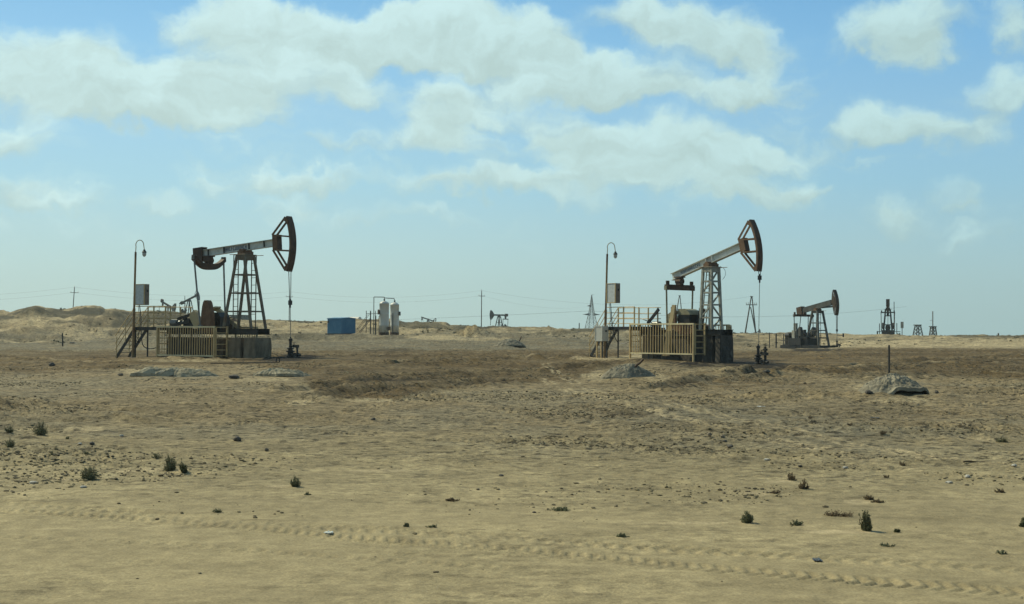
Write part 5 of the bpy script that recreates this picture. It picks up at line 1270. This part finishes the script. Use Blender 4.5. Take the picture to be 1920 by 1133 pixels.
def scrap(px, py, w, label, m, seed):
    g = on_ground(px, py); s_ = g[1] / F; rr = random.Random(seed); a = w * s_ / 2
    n = 7; vs = []
    for i in range(n + 1):
        x = -a + 2 * a * i / n; vs += [(x, -.03 - rr.random() * .03, .008 + rr.random() * .012), (x, .04 + rr.random() * .03, .01 + rr.random() * .015)]
    o = MB().add(vs, [(2 * i, 2 * i + 2, 2 * i + 3, 2 * i + 1) for i in range(n)]).build('scrap', m, None, loc=tuple(g))
    so = o.modifiers.new('thickness', 'SOLIDIFY'); so.thickness = .006
    tag(o, label, 'scrap')
scrap(1427, 763, 15, 'crumpled white scrap on the grey ground right of centre', M_LITTER, 1)
scrap(616, 1001, 16, 'bluish-grey scrap lying on the tyre track left of centre', M_GREY, 2)
scrap(1640, 785, 16, 'thin dark strip on the sand below the hollowed mound', M_DARK, 3)
scrap(1533, 1053, 16, 'curved black strip near the bottom right tyre track', M_BLACK, 4)
stick(1806, 866, 1847, 867, float(on_ground(1826, 867)[1]), 'long flat branch lying near the right edge', .016, M_TWIG)
stick(1592, 739, 1617, 733, 45.5, 'thin pale stick at the left foot of the hollowed mound', .02, M_WOOD)
stick(131, 643, 150, 645, float(on_ground(140, 644)[1]), 'pipe end lying on the left plain near the short stake', .07, M_STEEL, 'pipe_piece', 'pipe')
# surface pipe in front of the left blocks with two upright loops
a = Vector(P(395, 678, 72)); b_ = Vector(P(524, 680, 71)); a.z = gz(a.x, a.y) + .06; b_.z = gz(b_.x, b_.y) + .06; v = b_ - a
tag(MB().path([Vector((0, 0, 0)), v * .5 + Vector((0, .05, 0)), v, v + Vector((0, 0, .22)), v + Vector((-.15, 0, .24)), v + Vector((-.17, 0, .02))], .03, 6).build('flow_line', M_BLACK, None, loc=a), 'black pipe on the ground before the left concrete blocks', 'pipe')

# ------------------------------------------------------------------ shrubs
def shrub(px, py, w, h, m, label, seed, dens=1.0, lean=0.0, sprawl=0.0):
    g = on_ground(px, py); s_ = g[1] / F; rr = random.Random(seed); RX = w * s_ / 2; Hh = h * s_ * 1.08
    t = empty('desert_shrub', (g[0], g[1], g[2] - .005), 0, label, 'shrub', 'shrubs on the sand')
    st = MB(); v = []; f = []
    ns = max(8, int(42 * dens))
    for i in range(ns):
        a = rr.uniform(0, 2 * math.pi); q_ = rr.random() ** .6; up_ = (1 - q_ * (.35 + sprawl * .5)) * rr.uniform(.25, 1.08)
        ev_ = math.asin(rr.uniform(.12, 1.0)); ln = rr.uniform(.62, 1.08) * (1.15 if rr.random() < .15 else 1)
        tip = Vector((math.cos(a) * RX * math.cos(ev_) * ln, math.sin(a) * RX * math.cos(ev_) * ln * .9, Hh * math.sin(ev_) * ln * (1 - .35 * sprawl))); tip.x += lean * tip.z; mid = tip * .5 + Vector((tip.x * .18 + rr.uniform(-.1, .1) * RX, tip.y * .18 + rr.uniform(-.1, .1) * RX, -Hh * .06)) 
        b0 = Vector((rr.uniform(-.12, .12) * RX, rr.uniform(-.12, .12) * RX, -.01))
        st.tube(b0, mid, .0035, 4); st.tube(mid, tip, .0025, 4)
        for k in range(int(30 * dens) + 6):
            fr_ = rr.uniform(.22, 1.05); c0 = b0.lerp(mid, fr_ * 2) if fr_ < .5 else mid.lerp(tip, fr_ * 2 - 1)
            c0 = c0 + Vector((rr.gauss(0, 1), rr.gauss(0, 1), rr.gauss(0, 1))) * RX * .09
            d1 = Vector((rr.gauss(0, 1), rr.gauss(0, 1), rr.gauss(.6, 1))).normalized() * rr.uniform(.008, .02); d2 = d1.cross(Vector((rr.gauss(0, 1), rr.gauss(0, 1), rr.gauss(0, 1)))).normalized() * rr.uniform(.003, .007)
            o = len(v); v += [c0 - d2, c0 + d1, c0 + d2, c0 - d1 * .3]; f.append((o, o + 1, o + 2, o + 3))
    st.build('stems', M_TWIG, t); MB().add(v, f).build('foliage', m, t)
    return t
SH = [(17, 811, 20, 13, M_LEAF, 'small green shrub at the left edge beside the big round one', 1, .7, 0, 0), (75, 814, 33, 22, M_LEAF, 'broad green shrub second from the left edge', 2, 1.2, 0, 0),
 (19, 839, 21, 18, M_LEAF, 'spiky green shrub lowest at the left edge', 3, .8, 0, 0), (166, 901, 35, 25, M_LEAF, 'round green shrub alone at lower left with a sand tail', 4, 1.3, 0, 0),
 (293, 859, 28, 11, M_LEAF, 'thin straggling shrub above the pair of dark shrubs', 5, .5, 0, .5), (322, 882, 28, 27, M_LEAF, 'larger left half of the pair of dark green shrubs', 6, 1.2, -.2, 0),
 (346, 887, 17, 22, M_LEAFD, 'darker right half of the pair of green shrubs', 7, 1.1, -.3, 0), (557, 913, 25, 19, M_LEAF, 'ragged green shrub in sand left of centre', 8, .8, -.1, 0),
 (577, 928, 12, 6, M_LEAF, 'tiny green sprig below the ragged shrub', 9, .4, 0, .3), (409, 961, 18, 9, M_LEAF, 'low olive sprig above the left tyre track', 10, .4, -.3, .4),
 (763, 988, 12, 9, M_LEAF, 'faint small plant below centre left', 11, .4, 0, 0), (810, 989, 24, 6, M_LEAF, 'flat spread plant right of the faint small one', 12, .4, 0, .6),
 (848, 939, 28, 6, M_LEAFB, 'dark brown flat tuft below centre', 13, .6, 0, .7), (1050, 958, 38, 9, M_LEAF, 'sprawling low green plant at centre right', 14, .7, 0, .6),
 (1166, 1007, 24, 8, M_LEAF, 'low plant between centre and the leaning bush', 15, .5, 0, .5), (1404, 981, 26, 22, M_LEAF, 'round green bush leaning left on the sand at right', 16, 1.0, -.3, 0),
 (1496, 985, 28, 10, M_LEAFD, 'low dark plant between the two bigger right bushes', 17, .5, -.3, .4), (1627, 996, 26, 38, M_LEAFD, 'tallest dark bush in the right foreground', 18, 1.2, -.15, 0),
 (1681, 998, 14, 8, M_LEAFD, 'small tuft right of the tallest bush', 19, .6, 0, .2), (1878, 829, 26, 11, M_LEAFD, 'dark low shrub with sand tail at far right', 20, .7, 0, .3),
 (1486, 901, 17, 16, M_LEAFB, 'upright dry brown tuft right of centre', 21, .6, -.2, 0), (1508, 916, 22, 18, M_LEAFB, 'bushy dry brown tuft just below the upright one', 22, .7, 0, .1),
 (1629, 937, 18, 9, M_LEAFB, 'dark dry tuft on a sand ridge at right', 23, .8, 0, .1), (1647, 942, 24, 7, M_LEAFB, 'flat dry tuft right of the dark one on the ridge', 24, .6, 0, .5),
 (1664, 1024, 28, 7, M_LEAF, 'flat green plant below the tallest bush', 25, .4, 0, .7), (1877, 1038, 24, 10, M_LEAF, 'forked small plant at lower right', 26, .4, 0, .3),
 (1574, 968, 58, 9, M_LEAFB, 'wide low patch of dry brush left of the tallest bush', 27, .9, 0, .6), (1453, 925, 24, 7, M_LEAFB, 'low brown tuft on a small sand tail right of centre', 28, .5, 0, .4),
 (1918, 988, 12, 16, M_LEAFD, 'dark bush cut by the right edge', 29, .8, 0, 0), (1692, 873, 16, 7, M_LEAFB, 'small brown tuft in the middle of the right sand', 30, .4, 0, .3),
 (1662, 896, 14, 6, M_LEAFB, 'dry wisp below the small brown tuft', 31, .4, 0, .3), (1594, 798, 14, 6, M_LEAFB, 'dark low tuft below the hollowed mound', 32, .5, 0, .3), (1655, 813, 16, 6, M_LEAFB, 'brown tuft right of the pale track fork', 33, .5, 0, .3),
 (1875, 924, 20, 9, M_LEAFB, 'dry tuft at the right edge above the dark bush', 34, .5, 0, .4), (1520, 785, 16, 8, M_LEAFB, 'dry tuft above the pale track at right', 35, .5, 0, .3),
 (97, 854, 12, 8, M_LEAF, 'small pale sprig below the spiky left shrub', 36, .4, 0, .3), (163, 853, 12, 6, M_LEAF, 'small sprig above the round lower left shrub', 37, .4, 0, .3), (128, 823, 12, 6, M_LEAF, 'wispy sprig just right of the leftmost shrubs', 38, .3, 0, .5)]
for a in SH: shrub(*a)

# ------------------------------------------------------------------ dusty air
def haze():
    b = MB().bb(-900, 900, -30, 1300, -12, 60)
    o = b.build('haze', hz, None); tag(o, kind='stuff'); return o
hz = bpy.data.materials.new('dusty_air'); hz.use_nodes = True; t = hz.node_tree; t.nodes.clear()
pv = t.nodes.new('ShaderNodeVolumePrincipled'); pv.inputs['Color'].default_value = (.74, .90, .95, 1); pv.inputs['Density'].default_value = .00022; pv.inputs['Anisotropy'].default_value = .2
mo = t.nodes.new('ShaderNodeOutputMaterial'); t.links.new(pv.outputs[0], mo.inputs['Volume'])
haze()
